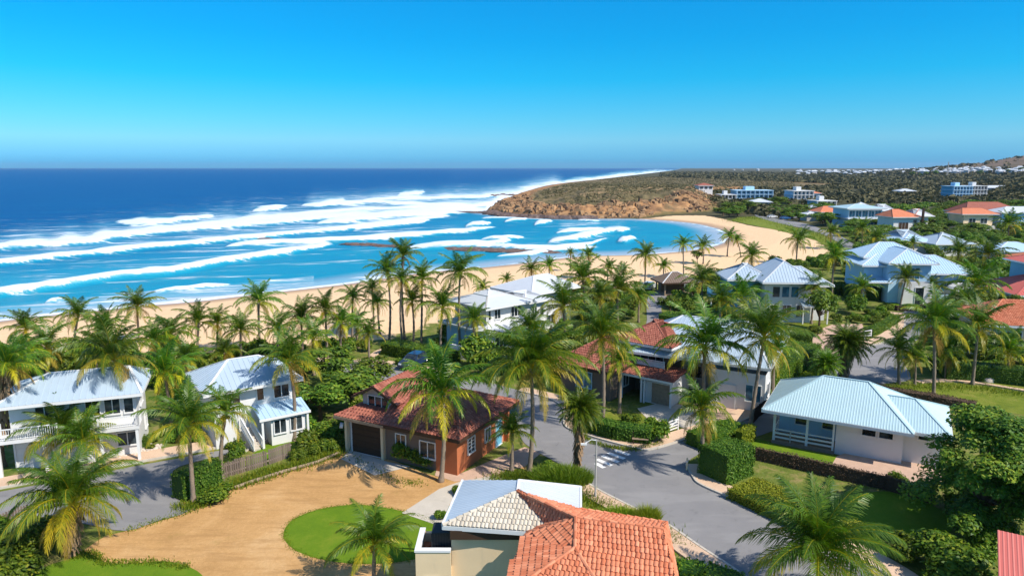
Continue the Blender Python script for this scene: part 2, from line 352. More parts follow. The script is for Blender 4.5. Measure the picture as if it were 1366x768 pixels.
# breaking waves: points on the lower edge of the white water, thickness, tail length, tail strength (photo pixels)
BANDS=[([(-600,400),(-200,358),(0,336),(130,325),(202,317),(337,301),(400,296),(460,293),(560,290),(656,281),(668,272)],10,12,.6),
 ([(400,276),(460,274),(500,272),(568,276),(630,277),(690,269),(727,257)],4,9,.6),
 ([(480,268),(568,267),(640,265),(690,259),(730,250)],4,8,.6),
 ([(300,298),(400,290),(480,283),(560,280),(640,276)],4,12,.5),
 ([(152,298),(175,301),(200,301.5),(230,299),(262,294),(288,288.5)],7,4,.3),
 ([(336,282),(352,282.5),(370,280),(385,276)],5,2,.2),
 ([(402,276),(425,277),(445,273),(462,267)],6,2,.2),
 ([(529,263),(545,263),(560,260),(567,257)],6,2,.2),
 ([(-600,430),(-200,380),(0,356),(101,344),(202,334),(303,324),(370,317),(460,309),(535,300),(603,288.5)],4.5,16,.56),
 ([(300,331),(400,327),(467,323),(560,317.5),(620,311.5),(663,304)],4.5,12,.42),
 ([(-600,470),(-200,420),(0,395),(84,386),(162,373),(219,368),(303,352),(387,339),(446,327)],6,17,.5),
 ([(470,309),(520,304),(565,298),(575,294)],3,6,.4),
 ([(540,335),(600,333),(650,331),(684,323)],7,5,.42),
 ([(420,300),(520,293),(600,288)],6,8,.45),
 ([(202,391),(250,388),(310,381)],2,5,.3),
 ([(60,405),(90,402)],1.5,3,.3),
 ([(620,304),(650,301),(656,298)],4,5,.5),
 ([(672,297),(700,294),(713,289)],3,2,.4),([(712,301),(725,300),(737,296.5)],4,2,.2),
 ([(770,294),(790,297),(800,296)],2,4,.4),
 ([(730,324),(770,322),(800,315),(822,310),(842,306)],6,10,.45),
 ([(740,313),(780,311),(806,307),(808,300)],5,12,.5),
 ([(640,330),(690,334),(740,336),(790,328),(812,318)],4,8,.42),
 ([(823,324.5),(835,325),(849,320)],5,1,.1),
 ([(800,309),(830,311),(842,307)],2,3,.3),
 ([(640,322),(670,322),(700,318)],3,6,.35),
 ([(660,344),(700,342),(735,337),(800,331)],4,4,.4),
 ([(640,283),(665,272),(700,259),(735,249),(757,245.5)],10,7,.6),
 ([(727,250),(757,246),(800,241.5),(850,236),(880,232),(903,228)],5.5,2.5,.55),
 ([(640,292),(690,292),(730,293)],1.6,1,.3)]
for pts,th,tail,ts in BANDS:
    xs=np.array([p[0] for p in pts],float); ys=np.array([p[1] for p in pts],float)
    yl=np.interp(PX,xs,ys)+WOB*th*.5
    ext=xs[-1]-xs[0]; e0=np.clip((PX-xs[0])/min(40,ext*.3),0,1) if xs[0]>-500 else 1; e1=np.clip((xs[-1]-PX)/min(60,ext*.35),0,1)
    ends=np.sqrt(np.clip(e0*e1,0,1)); tt=th*ends*(.75+.5*vnoise(PX/23,PY*0+th))+.01
    up=yl-PY                                     # >0 seaward of the front
    ok=(PX>=xs[0])&(PX<=xs[-1])
    core=sstep(up,-.9,.9)*(1-sstep(up,tt*.45,tt*1.35+1.5))
    tl=(up>0)*np.exp(-np.maximum(up-tt,0)/(tail*1.5+.1))*ts*.95*np.clip(ends*1.5,0,1)*(up>0)
    foam=np.maximum(foam,np.where(ok,np.maximum(core*np.clip(ends*2,0,1),tl),0))
    crest=np.maximum(crest,np.where(ok,sstep(up,-1.5,1.2)*(1-sstep(up,tt*.5,tt*1.6+2))*ends,0))
dsea=-sdist(SX,SY,COAST)
swash=sstep(dsea,-1,.2)*(1-sstep(dsea,.9,2.2)); run=sstep(dsea,-1,.5)*(1-sstep(dsea,5+7*(PX<420),10+9*(PX<420))); edge=(PX<640)*1.0+(PX>=640)*.45
amb=sstep(PY+(PX-0)*.055,322,334)*(1-sstep(PX,560,720))*.16*(1-sstep(PY+PX*.11,408,420))
amb=np.maximum(amb,.12*((PX>600)&(PX<870)))
band=sstep(PY-(318-PX*.07),0,14)*(1-sstep(PY-(352-PX*.072),-12,4))*(PX<560)*.24
foam=np.maximum(foam,np.maximum(amb,band)*(dsea>0))
foam=np.maximum(foam,swash*.9*edge+run*.44*edge)
foam=np.maximum(foam,np.exp(-np.abs(dsea)/3)*.75*((PX>640)&(PX<740)&(PY<292)))
SZ=SL+crest*np.clip(dsea/25,0,1)*1.7*np.clip(1-SY/1500,0.2,1)+(vnoise(SX/30+.3*SY/30,SY/11)-.5)*.35*np.clip(dsea/30,0,1)
shal=np.exp(-np.maximum(dsea,0)/60)
turq=(1-sstep(PY+(PX-500)*.09,262,345))
seam=grid_mesh('sea',np.stack([SX,SY,SZ],-1)[::-1],{'foam':foam[::-1],'deep':turq[::-1],'shal':shal[::-1],'crest':crest[::-1]})
m,nt,b=newmat('sea_water'); oc=objco(nt)
rt=scalev(nt,oc,(1,1,1),R(-18))
st=scalev(nt,rt,(.035,.22,.2)); st2=scalev(nt,rt,(.012,.06,.1)); st3=scalev(nt,rt,(.12,.8,.5))
n1=noise(nt,st,1,6,.7,.6); n2=noise(nt,st2,1,5,.65,.4); n3=noise(nt,st3,1,5,.7,.3)
dp=math_(nt,'ADD',attr(nt,'deep'),math_(nt,'MULTIPLY',math_(nt,'SUBTRACT',n2,.5),.9))
col=ramp(nt,dp,[(0,(.0,.195,.355)),(.45,(.0,.135,.31)),(1,(.0,.062,.215))])
col=mix(nt,math_(nt,'MULTIPLY',smooth(nt,n1,.46,.66),.5),col,mix(nt,attr(nt,'deep'),(.005,.30,.40),(.0,.09,.20)))
col=mix(nt,math_(nt,'MULTIPLY',smooth(nt,attr(nt,'crest'),.05,.5),.45),col,(.0,.30,.34))
col=mix(nt,math_(nt,'MULTIPLY',attr(nt,'shal'),.35),col,(.02,.34,.42))
col=mix(nt,smooth(nt,attr(nt,'shal'),.80,.97),col,(.34,.40,.48))
fm=attr(nt,'foam'); nn=math_(nt,'ADD',math_(nt,'MULTIPLY',n1,.6),math_(nt,'MULTIPLY',n3,.4))
fs=math_(nt,'ADD',fm,math_(nt,'MULTIPLY',math_(nt,'SUBTRACT',nn,.5),3.2))
fmask=math_(nt,'MULTIPLY',math_(nt,'MULTIPLY',smooth(nt,fs,.34,.66),.88),smooth(nt,fm,.04,.14))
fmask=math_(nt,'MAXIMUM',fmask,math_(nt,'MULTIPLY',smooth(nt,fm,.3,.85),.35))
fmask=math_(nt,'MAXIMUM',fmask,math_(nt,'MULTIPLY',smooth(nt,math_(nt,'ADD',fm,math_(nt,'MULTIPLY',math_(nt,'SUBTRACT',nn,.5),1.5)),.70,1.12),.95))
col=mix(nt,math_(nt,'MULTIPLY',smooth(nt,fm,.08,.5),.55),col,(.06,.36,.50))
foamc=mix(nt,n3,(.62,.72,.80),(.86,.88,.89))
col=mix(nt,fmask,col,foamc)
nt.links.new(col,b.inputs['Base Color']); b.inputs['IOR'].default_value=1.33
nt.links.new(math_(nt,'MULTIPLY_ADD',fmask,.45,.42),b.inputs['Roughness']); b.inputs['Specular IOR Level'].default_value=.28
bw=math_(nt,'ADD',math_(nt,'ADD',n3,math_(nt,'MULTIPLY',noise(nt,scalev(nt,rt,(.5,1.6,1)),1,4,.6),.4)),math_(nt,'MULTIPLY',fmask,.5))
bump(nt,b,bw,.75,.6)
tag(link('sea',seam,m),kind='structure')
# reef ledges awash in front of the beach
M_rock=mk('reef_rock',(.13,.085,.07),.7,.5,.35,.9,3,spec=.4,stain=(.08,.055,.05))
def reef(pts,wd,label,h=.55,n=60):
    """a low ledge of many boulders and slabs as one mesh"""
    mb=MB(); W=[G(a,b_,SL) for a,b_ in pts]; sp=spline(W,10); r=random.Random(len(pts)*7+int(wd*3))
    o=W[0]
    for i in range(n):
        k=r.random()*(len(sp)-1.01); a=sp[int(k)]; c2=sp[int(k)+1]; f=k-int(k)
        x=a[0]+(c2[0]-a[0])*f+r.gauss(0,wd*.35); y=a[1]+(c2[1]-a[1])*f+r.gauss(0,wd*.35); s=r.uniform(.7,2.2); z=SL-.3
        seg=7; an=r.random()*6; ring=[]
        for lv,(rr_,zz) in enumerate(((1,0),(.92,.6),(.55,1))):
            for q in range(seg):
                aa=an+q*2*math.pi/seg; ra=s*rr_*r.uniform(.75,1.2); ring.append((x+math.cos(aa)*ra*1.7-o[0],y+math.sin(aa)*ra*.8-o[1],z+zz*(h+.3)*r.uniform(.7,1.2)*(s/2+.3)-SL))
        nb=len(mb.v); mb.v+=ring
        for lv in range(2):
            for q in range(seg):
                q2=(q+1)%seg; mb.f.append((nb+lv*seg+q,nb+lv*seg+q2,nb+(lv+1)*seg+q2,nb+(lv+1)*seg+q)); mb.t.append(r.random())
        mb.f.append(tuple(nb+2*seg+q for q in range(seg))); mb.t.append(.5)
    tag(link('rock_reef',mb,M_rock,loc=(o[0],o[1],SL)),label,'rock reef')
reef([(575,331),(620,333),(680,335),(733,337.5)],3.2,'long reddish rock ledge awash just off the beach, above the white roofs',h=.35,n=150)
reef([(470,326),(520,329),(565,332)],1.6,'thin dark broken line of rocks in the surf above the tall palm cluster',.3,60)
reef([(586,283.5),(620,284),(655,284)],2.6,'low dark rock spit reaching out from the tip of the headland',.5,120)
reef([(351,322),(364,323)],1.2,'small reddish rock showing in the surf, left of its twin',.8,7)
reef([(373,323.5),(392,324.5)],1.4,'small reddish rock showing in the surf, right of its twin',.8,9)
reef([(652,284),(668,288),(700,291),(740,292),(790,292)],3.5,'band of dark boulders along the foot of the ochre headland',1.0,200)
reef([(656,262),(668,260),(684,261)],5,'dark rock outcrop in white water behind the headland tip',.7,40)

# ---------------------------------------------------------------- flat sheets: roads, yards, lawns
EXC=[]
def tri_sheet(name,poly,z,mat,kind='structure',exc=True,z0=None,label=None,cat=None):
    import mathutils
    o=poly[0]; vs=[(x-o[0],y-o[1],0) for x,y in poly]
    import mathutils.geometry as mg
    tr=mg.tessellate_polygon([[Vector(v) for v in vs]])
    mb=MB(); mb.v=list(vs); mb.f=[tuple(t) for t in tr]; mb.t=[.5]*len(mb.f)
    if z0 is not None:
        n=len(poly)
        for i in range(n):
            a=vs[i]; c_=vs[(i+1)%n]; mb.face([(a[0],a[1],z0-z),(c_[0],c_[1],z0-z),(c_[0],c_[1],0),(a[0],a[1],0)])
    me=mb.mesh(name)
    import bmesh
    bm=bmesh.new(); bm.from_mesh(me); bmesh.ops.remove_doubles(bm,verts=bm.verts,dist=1e-5); bmesh.ops.recalc_face_normals(bm,faces=bm.faces)
    if z0 is None:
        for f in bm.faces:
            if f.normal.z<0: f.normal_flip()
    bm.to_mesh(me); bm.free()
    ob=link(name,me,mat,loc=(o[0],o[1],z)); tag(ob,label,cat,kind=kind)
    if exc: EXC.append(poly)
    return ob
def pxpoly(pts,k=0,z=0):
    W=[G(a,b_,z) for a,b_ in pts]
    return spline(W,k,True) if k else W
# asphalt
m,nt,b=newmat('asphalt'); oc=objco(nt)
c=ramp(nt,noise(nt,oc,.25,6,.65),[(.3,(.185,.180,.182)),(.7,(.25,.24,.238))]); c=mix(nt,.3,c,ramp(nt,noise(nt,oc,40,3),[(.3,(.10,.10,.10)),(.7,(.27,.26,.25))]))
st_=noise(nt,oc,1.1,5,.75); c=mix(nt,math_(nt,'MULTIPLY',smooth(nt,st_,.55,.72),.45),c,(.11,.108,.11)); c=mix(nt,math_(nt,'MULTIPLY',smooth(nt,noise(nt,scalev(nt,oc,(.25,.9,1),R(-50)),.6,4,.6),.5,.62),.3),c,(.30,.29,.28))

cr_=noise(nt,oc,.55,2,.5,1.5); c=mix(nt,math_(nt,'MULTIPLY',math_(nt,'MULTIPLY',smooth(nt,math_(nt,'ABSOLUTE',math_(nt,'SUBTRACT',cr_,.5)),.006,.002),smooth(nt,noise(nt,oc,.12,3),.52,.6)),.45),c,(.07,.07,.07))
nt.links.new(c,b.inputs['Base Color']); b.inputs['Roughness'].default_value=.85; bump(nt,b,noise(nt,oc,60,2),.3,.01); M_asph=m
m,nt,b=newmat('pavement'); oc=objco(nt)
c=ramp(nt,noise(nt,oc,.6,6,.7),[(.3,(.50,.33,.21)),(.7,(.68,.48,.33))]); c=mix(nt,.3,c,ramp(nt,noise(nt,oc,12,4,.7),[(.35,(.36,.24,.16)),(.65,(.72,.54,.40))]))
nt.links.new(c,b.inputs['Base Color']); b.inputs['Roughness'].default_value=.9; bump(nt,b,noise(nt,oc,30,3),.3,.02); M_pave=m
m,nt,b=newmat('dry_earth'); oc=objco(nt)
c=ramp(nt,noise(nt,oc,.16,7,.7,.8),[(.32,(.40,.215,.075)),(.5,(.54,.31,.125)),(.68,(.64,.41,.20))])
c=mix(nt,.4,c,ramp(nt,noise(nt,oc,5,6,.75),[(.3,(.30,.17,.06)),(.7,(.62,.38,.17))]))
gm=noise(nt,oc,.45,6,.75); c=mix(nt,math_(nt,'MULTIPLY',smooth(nt,gm,.57,.72),.5),c,(.30,.20,.06))
wv=noise(nt,scalev(nt,oc,(.25,1.6,1),R(25)),1,5,.7); c=mix(nt,math_(nt,'MULTIPLY',smooth(nt,wv,.46,.64),.5),c,(.34,.19,.075))
nt.links.new(c,b.inputs['Base Color']); b.inputs['Roughness'].default_value=.97; b.inputs['Specular IOR Level'].default_value=.1; bump(nt,b,noise(nt,oc,14,5,.7),.6,.06); M_earth=m
def grassmat(name,a,c1,d):
    m,nt,b=newmat(name); oc=objco(nt)
    c=ramp(nt,noise(nt,oc,.45,7,.78),[(.34,a),(.5,c1),(.66,d)]); c=mix(nt,.35,c,ramp(nt,noise(nt,oc,22,3,.7),[(.3,mul(a,.5)),(.7,mul(c1,1.4))]))
    nt.links.new(c,b.inputs['Base Color']); b.inputs['Roughness'].default_value=.9; b.inputs['Specular IOR Level'].default_value=.15
    bump(nt,b,noise(nt,oc,25,3),.8,.06); return m
M_lawn=grassmat('lawn_grass',(.085,.17,.008),(.125,.215,.010),(.20,.25,.02))
M_lawn2=grassmat('rough_grass',(.09,.13,.012),(.16,.20,.02),(.30,.26,.06))
M_brick=mk('brick_paving',(.50,.34,.25),.9,.2,.8,.4,14,stain=(.34,.24,.18))
# garden dirt/grass patches first (lowest), roads above
yard=[(168,708),(253,681),(238,668),(262,672),(300,655),(318,650),(370,632),(420,617),(455,604),(468,597),(520,612),(586,636),(640,628),(690,600),(706,610),(690,635),(640,650),(580,690),(590,720),(560,790),(540,830),(-60,900),(-60,790),(60,770),(100,742),(140,715)]
tri_sheet('dirt_yard',pxpoly(yard,3),.008,M_earth,exc=True)
tri_sheet('round_lawn',pxpoly([(378,712),(392,692),(430,678),(480,673),(535,681),(575,694),(592,712),(585,735),(540,748),(480,752),(425,745),(390,731)],4),.016,M_lawn)
tri_sheet('curved_lawn',pxpoly([(40,775),(60,756),(95,745),(122,739),(140,750),(180,751),(220,748),(255,757),(275,775),(290,830),(0,860)],3),.016,M_lawn)
tri_sheet('concrete_walk',pxpoly([(536,684),(586,652),(614,642),(660,634),(700,640),(640,650),(600,672),(588,702)]),.024,M_conc)
tri_sheet('garage_apron',pxpoly([(467,600),(518,616),(548,622),(500,634),(455,612)],0),.024,M_conc)
tri_sheet('house_walk',pxpoly([(584,622),(613,632),(660,612),(700,596),(722,604),(700,622),(640,640),(606,642),(580,634)]),.02,M_brick)
# roads
main=[(1110,850),(1052,790),(990,768),(977,762),(933,730),(889,700),(842,677),(792,651),(770,634),(745,618),(712,600),(695,585),(688,560),(665,535),(640,522),(575,515),(520,508),(480,500),(440,492),(400,487),(400,481),(470,486),(512,488),(560,496),(640,508),(690,520),(735,532),(753,548),(754,569),(786,582),(845,598),(868,600),(917,586),(963,572),(1000,558),(1025,545),(1048,530),(1080,515),(1103,494),(1125,476),(1150,464),(1176,458),(1198,447),(1207,433),(1205,418),(1214,408),(1235,420),(1262,413),(1285,395),(1310,385),(1320,392),(1295,412),(1262,428),(1240,440),(1222,455),(1205,480),(1215,505),(1180,512),(1130,522),(1095,545),(1060,560),(1030,575),(985,590),(945,600),(915,618),(922,634),(940,650),(1022,684),(1070,706),(1130,738),(1190,772),(1260,830)]
mp=pxpoly(main,3)
tri_sheet('main_road',mp,.03,M_asph)
tri_sheet('beach_street',pxpoly([(862,440),(863,427),(864,396),(878,389),(897,383),(912,377),(935,372),(950,372),(925,380),(904,387),(888,398),(882,411),(886,427),(890,440)],3),.04,M_asph)
tri_sheet('coast_road',pxpoly([(1006,282),(1009,289),(1028,295),(1054,301),(1077,306),(1096,312),(1112,320),(1122,326),(1132,337),(1146,345),(1156,342),(1143,329),(1125,317),(1105,309),(1077,299),(1050,294),(1030,290),(1019,286),(1014,281)],3),.06,M_asph)
tri_sheet('side_street',pxpoly([(-200,690),(-60,668),(0,656),(60,645),(148,628),(190,620),(235,612),(300,600),(310,604),(240,622),(229,640),(236,664),(253,681),(212,694),(168,708),(120,700),(60,690),(0,690),(-200,740)],3),.034,M_asph)
# pavements, with kerbs 12 cm high
def strip(name,px_line,wd,side,h=.12,mat=None):
    W=spline([G(a,b_,0) for a,b_ in px_line],5); out=[]
    for i,p in enumerate(W):
        a=W[max(0,i-1)]; c_=W[min(len(W)-1,i+1)]; dx=c_[0]-a[0]; dy=c_[1]-a[1]; l=math.hypot(dx,dy)+1e-9
        ww=wd[0]+(wd[1]-wd[0])*i/(len(W)-1) if isinstance(wd,tuple) else wd
        out.append((p[0]-dy/l*ww*side,p[1]+dx/l*ww*side))
    poly=W+out[::-1]
    tri_sheet(name,poly,h,mat or M_pave,z0=-.1)
    # kerb stones along the road edge
    mb=MB(); o=W[0]
    for i in range(len(W)-1):
        a=Vector((W[i][0]-o[0],W[i][1]-o[1],.07)); c_=Vector((W[i+1][0]-o[0],W[i+1][1]-o[1],.07)); mb.bar(a,c_+(c_-a).normalized()*.02,.16,.155)
    tag(link('kerb',mb,M_conc if mat is None else mat,loc=(o[0],o[1],0)),kind='structure')
strip('pavement',[(1100,850),(990,768),(933,730),(889,700),(842,677),(792,651),(768,633)],(1.7,1.3),1)
strip('pavement',[(690,522),(735,533),(752,548),(754,569),(786,582),(845,598),(868,600),(917,586),(963,572),(1000,558),(1022,547)],(1.3,1.9),1)
strip('pavement',[(1048,530),(1080,515),(1103,494),(1125,476),(1150,464),(1176,458),(1198,447),(1207,433),(1205,418)],1.8,1)
strip("pavement",[(915,620),(924,636),(940,650),(1022,684),(1070,706),(1130,738),(1190,772),(1260,830)],1.5,1)
strip('pavement',[(-200,686),(-60,664),(0,652),(60,641),(148,624),(190,616),(235,608),(300,596)],1.9,1)
strip('pavement',[(400,480),(470,485),(512,487),(560,495),(600,501)],1.5,1)
strip('garden_path',[(1229,511),(1262,509),(1300,512),(1340,518),(1400,528)],.9,1,.05,M_pave)
strip('garden_path',[(520,486),(502,478),(512,468),(545,460)],.9,1,.05,M_pave)
strip('garden_path',[(322,606),(335,598),(352,590),(372,584),(400,584),(430,587)],.35,1,.06,M_conc)
# other lawns and drives
tri_sheet('house_lawn',pxpoly([(992,594),(1013,588),(1040,597),(1116,611),(1106,628),(1050,612)]),.2,M_lawn,z0=-.1)
tri_sheet('brick_patio',pxpoly([(1116,611),(1130,606),(1236,622),(1262,636),(1240,656),(1161,637),(1106,628)]),.18,M_brick,z0=-.1)
tri_sheet('shaded_lawn',pxpoly([(1130,668),(1180,655),(1240,672),(1275,700),(1240,720),(1190,722),(1150,710)],3),.012,M_lawn)
tri_sheet('verge_lawn',pxpoly([(1110,516),(1180,514),(1230,512),(1262,511),(1300,514),(1366,524),(1420,534),(1420,560),(1300,545),(1200,535),(1130,524)]),.02,M_lawn2)
tri_sheet('verge_lawn',pxpoly([(1262,505),(1300,508),(1366,516),(1430,522),(1430,531),(1366,521),(1300,510.5),(1262,507.5)]),.03,M_lawn2)
tri_sheet('villa_lawn',pxpoly([(1178,402),(1230,400),(1262,402),(1240,415),(1222,412),(1205,416),(1190,410)]),.02,M_lawn)
tri_sheet('cottage_lawn',pxpoly([(815,548),(870,553),(920,568),(880,585),(845,592),(790,577),(780,565)]),.02,M_lawn2)
tri_sheet('cottage_drive',pxpoly([(850,545),(890,535),(935,548),(952,560),(918,572),(865,560)]),.035,M_conc)
tri_sheet('sandy_drive',pxpoly([(925,530),(985,508),(1000,480),(1030,470),(1040,490),(1010,520),(1012,543),(965,568),(930,560)]),.026,M_brick)
tri_sheet('side_lawn',pxpoly([(330,612),(352,594),(400,588),(432,590),(428,602),(385,606),(330,624)]),.05,M_lawn)
tri_sheet('brick_forecourt',pxpoly([(315,600),(330,582),(360,578),(392,580),(352,592),(325,604)]),.03,M_brick)
tri_sheet('roadside_grass',pxpoly([(655,640),(700,628),(760,636),(790,655),(820,672),(842,684),(900,712),(925,740),(860,740),(760,680),(690,650)]),.014,M_lawn2)
tri_sheet('dune_grass',pxpoly([(975,294),(1006,289),(1054,302),(1094,313),(1120,328),(1130,342),(1110,338),(1092,322),(1036,307)],2),.05,M_lawn2,exc=False)
tri_sheet('garden_lawn',pxpoly([(985,430),(1040,428),(1105,432),(1100,440),(1040,442),(990,440)]),.02,M_lawn2)
tri_sheet('court_drive',pxpoly([(1080,452),(1092,440),(1110,433),(1150,432),(1155,446),(1130,455),(1115,468),(1090,466)]),.03,M_brick)
# zebra crossing
def xstripe(a,b_):
    A=G(*a); B=G(*b_); dx=B[0]-A[0]; dy=B[1]-A[1]; l=math.hypot(dx,dy); nx,ny=-dy/l*.19,dx/l*.19
    return [(A[0]-nx,A[1]-ny),(B[0]-nx,B[1]-ny),(B[0]+nx,B[1]+ny),(A[0]+nx,A[1]+ny)]
M_paint=mk('road_paint',(.74,.73,.70),.7,.15,3,.1,30,stain=(.4,.39,.38))
mb=MB(); o=G(815,610)
for a,b_ in (((820,600.5),(840,607)),((811,604),(833,612)),((803,608),(825,616.5)),((796,612.5),(816,621)),((795,618),(806,624))):
    mb.face([(x-o[0],y-o[1],0) for x,y in xstripe(a,b_)])
tag(link('crossing_stripes',mb,M_paint,loc=(o[0],o[1],.036)),kind='structure')
# ---------------------------------------------------------------- vegetation builders
def nrm(v): return v/(np.linalg.norm(v,axis=-1,keepdims=True)+1e-9)
def frond(rs,phi,e0,droop,L,n,lw,tone,ll=.27,hang=.6,twist=0):
    s=np.linspace(0,1,n+1); el=e0-droop*s**1.25; ds=L/n
    sw=rs.uniform(-.25,.25)*s**2
    ph=phi+sw
    T=np.stack([np.cos(el)*np.cos(ph),np.cos(el)*np.sin(ph),np.sin(el)],-1)
    Pp=np.concatenate([np.zeros((1,3)),np.cumsum(T[:-1]*ds,0)])
    out=[];tn=[]
    up0=np.stack([-np.sin(el)*np.cos(ph),-np.sin(el)*np.sin(ph),np.cos(el)],-1); sd0=np.cross(T,up0)
    # rachis
    wr=(.045-.034*s)*L/3.2
    for q in ((sd0,up0),(up0,sd0)):
        a=Pp-q[0]*wr[:,None]/1.2; b=Pp+q[0]*wr[:,None]/1.2
        out.append(np.stack([a[:-1],b[:-1],b[1:],a[1:]],1)); tn.append(np.full(n,min(.85,tone+.38)))
    i0=int(n*.13)
    prof=(np.sin(np.clip((s-.06)/.94,0,1)**.62*math.pi*.93)*.88+.14)
    for sg in (-1,1):
        k=np.arange(i0,n+1); m=len(k); fw=np.radians(28+42*s[k])+rs.normal(0,.09,m)
        ang=math.radians(20)*(1-s[k]*.6)+rs.normal(0,.09,m)+twist*sg
        sd=sd0[k]*sg*np.cos(ang)[:,None]+up0[k]*np.sin(ang)[:,None]
        D=nrm(sd*np.cos(fw)[:,None]+T[k]*np.sin(fw)[:,None])
        l=L*ll*prof[k]*rs.uniform(.82,1.12,m)
        B=Pp[k]; g=np.zeros((m,3)); g[:,2]=-1
        M=B+D*(l*.45)[:,None]+g*(l*.05*hang)[:,None]
        D2=nrm(D+g*(hang*rs.uniform(.7,1.3,m))[:,None]); E_=M+D2*(l*.58)[:,None]
        W=T[k]*(lw*L/2*rs.uniform(.8,1.2,m))[:,None]
        out.append(np.stack([B-W*.5,B+W*.5,M+W,M-W],1)); out.append(np.stack([M-W,M+W,E_+W*.12,E_-W*.12],1))
        t=np.clip(tone+rs.normal(0,.09,m),0,1); tn.append(t); tn.append(np.clip(t+.04,0,1))
    return np.concatenate(out),np.concatenate(tn)
def palm_crown(seed,n=26,seg=46,lw=.017,L=1,ball=False):
    rs=np.random.RandomState(seed); Q=[];Tn=[]; Q2=[];T2=[]
    a=rs.rand()*6
    for i in range(n):
        f=i/(n-1); phi=a+i*2.39996+rs.normal(0,.14)
        if ball: e0=1.45-1.9*f; dr=.9+.3*f; tone=.22+.2*f+rs.normal(0,.05); l=L*rs.uniform(.85,1.0)
        else: e0=1.46-1.42*f**1.15+rs.normal(0,.09); dr=.70+.95*math.sin(f*math.pi*.75)+rs.normal(0,.12); tone=.20+.28*f+rs.normal(0,.06); l=L*(.92+.16*math.sin(f*math.pi))*rs.uniform(.88,1.08)
        if f>.80 and not ball: tone=.55+rs.rand()*.25
        q,t=frond(rs,phi,e0,dr,l,seg,lw,tone,hang=.65+.6*f); q=q+np.array([0,0,.03*(1-f)]); Q.append(q);Tn.append(t)
    for i in range(4 if not ball else 3):
        q,t=frond(rs,rs.rand()*6.28,-.35-.4*rs.rand(),1.0+.3*rs.rand(),L*rs.uniform(.6,.88),max(14,int(seg*.8)),lw,.80+.2*rs.rand(),hang=1.3); Q2.append(q);T2.append(t)
    return (quads_mesh('crown',np.concatenate(Q),np.concatenate(Tn)),quads_mesh('dry_fronds',np.concatenate(Q2),np.concatenate(T2)))
BIG=[palm_crown(s,23,58,.019) for s in (1,2,3)]
MID=[palm_crown(s,21,38,.027) for s in (11,12,13,14,15)]
FAR=[palm_crown(s,20,18,.055) for s in (21,22,23)]
HUGE=[palm_crown(s,34,84,.0145) for s in (5,6)]
BALL=[palm_crown(31,100,26,.034,ball=True)]
for S in (BIG,MID,FAR,BALL,HUGE):
    for c_,d_ in S: c_.materials.append(M_palm); d_.materials.append(M_dry)
def trunk_mesh(h,lean,r0,r1,seed,shag=False):
    rs=random.Random(seed); n=max(6,int(h/.35)); pts=[];rad=[]
    bend=rs.uniform(-.25,.25)
    for i in range(n+1):
        t=i/n; c_=math.sin(t*math.pi)*bend*min(1,h/8)
        pts.append((lean[0]*t**1.4+c_,lean[1]*t**1.4+c_*.5,-.15+(h+.15)*t)); k=.012*(1 if i%2 else -1)
        rad.append(r0+(r1-r0)*t**.7+(r0*.55*max(0,1-t*h/.6))+k+(r1*.45 if t>.93 else 0))
    mb=MB(); mb.tube(pts,rad,10); return mb,pts
NP=[0]
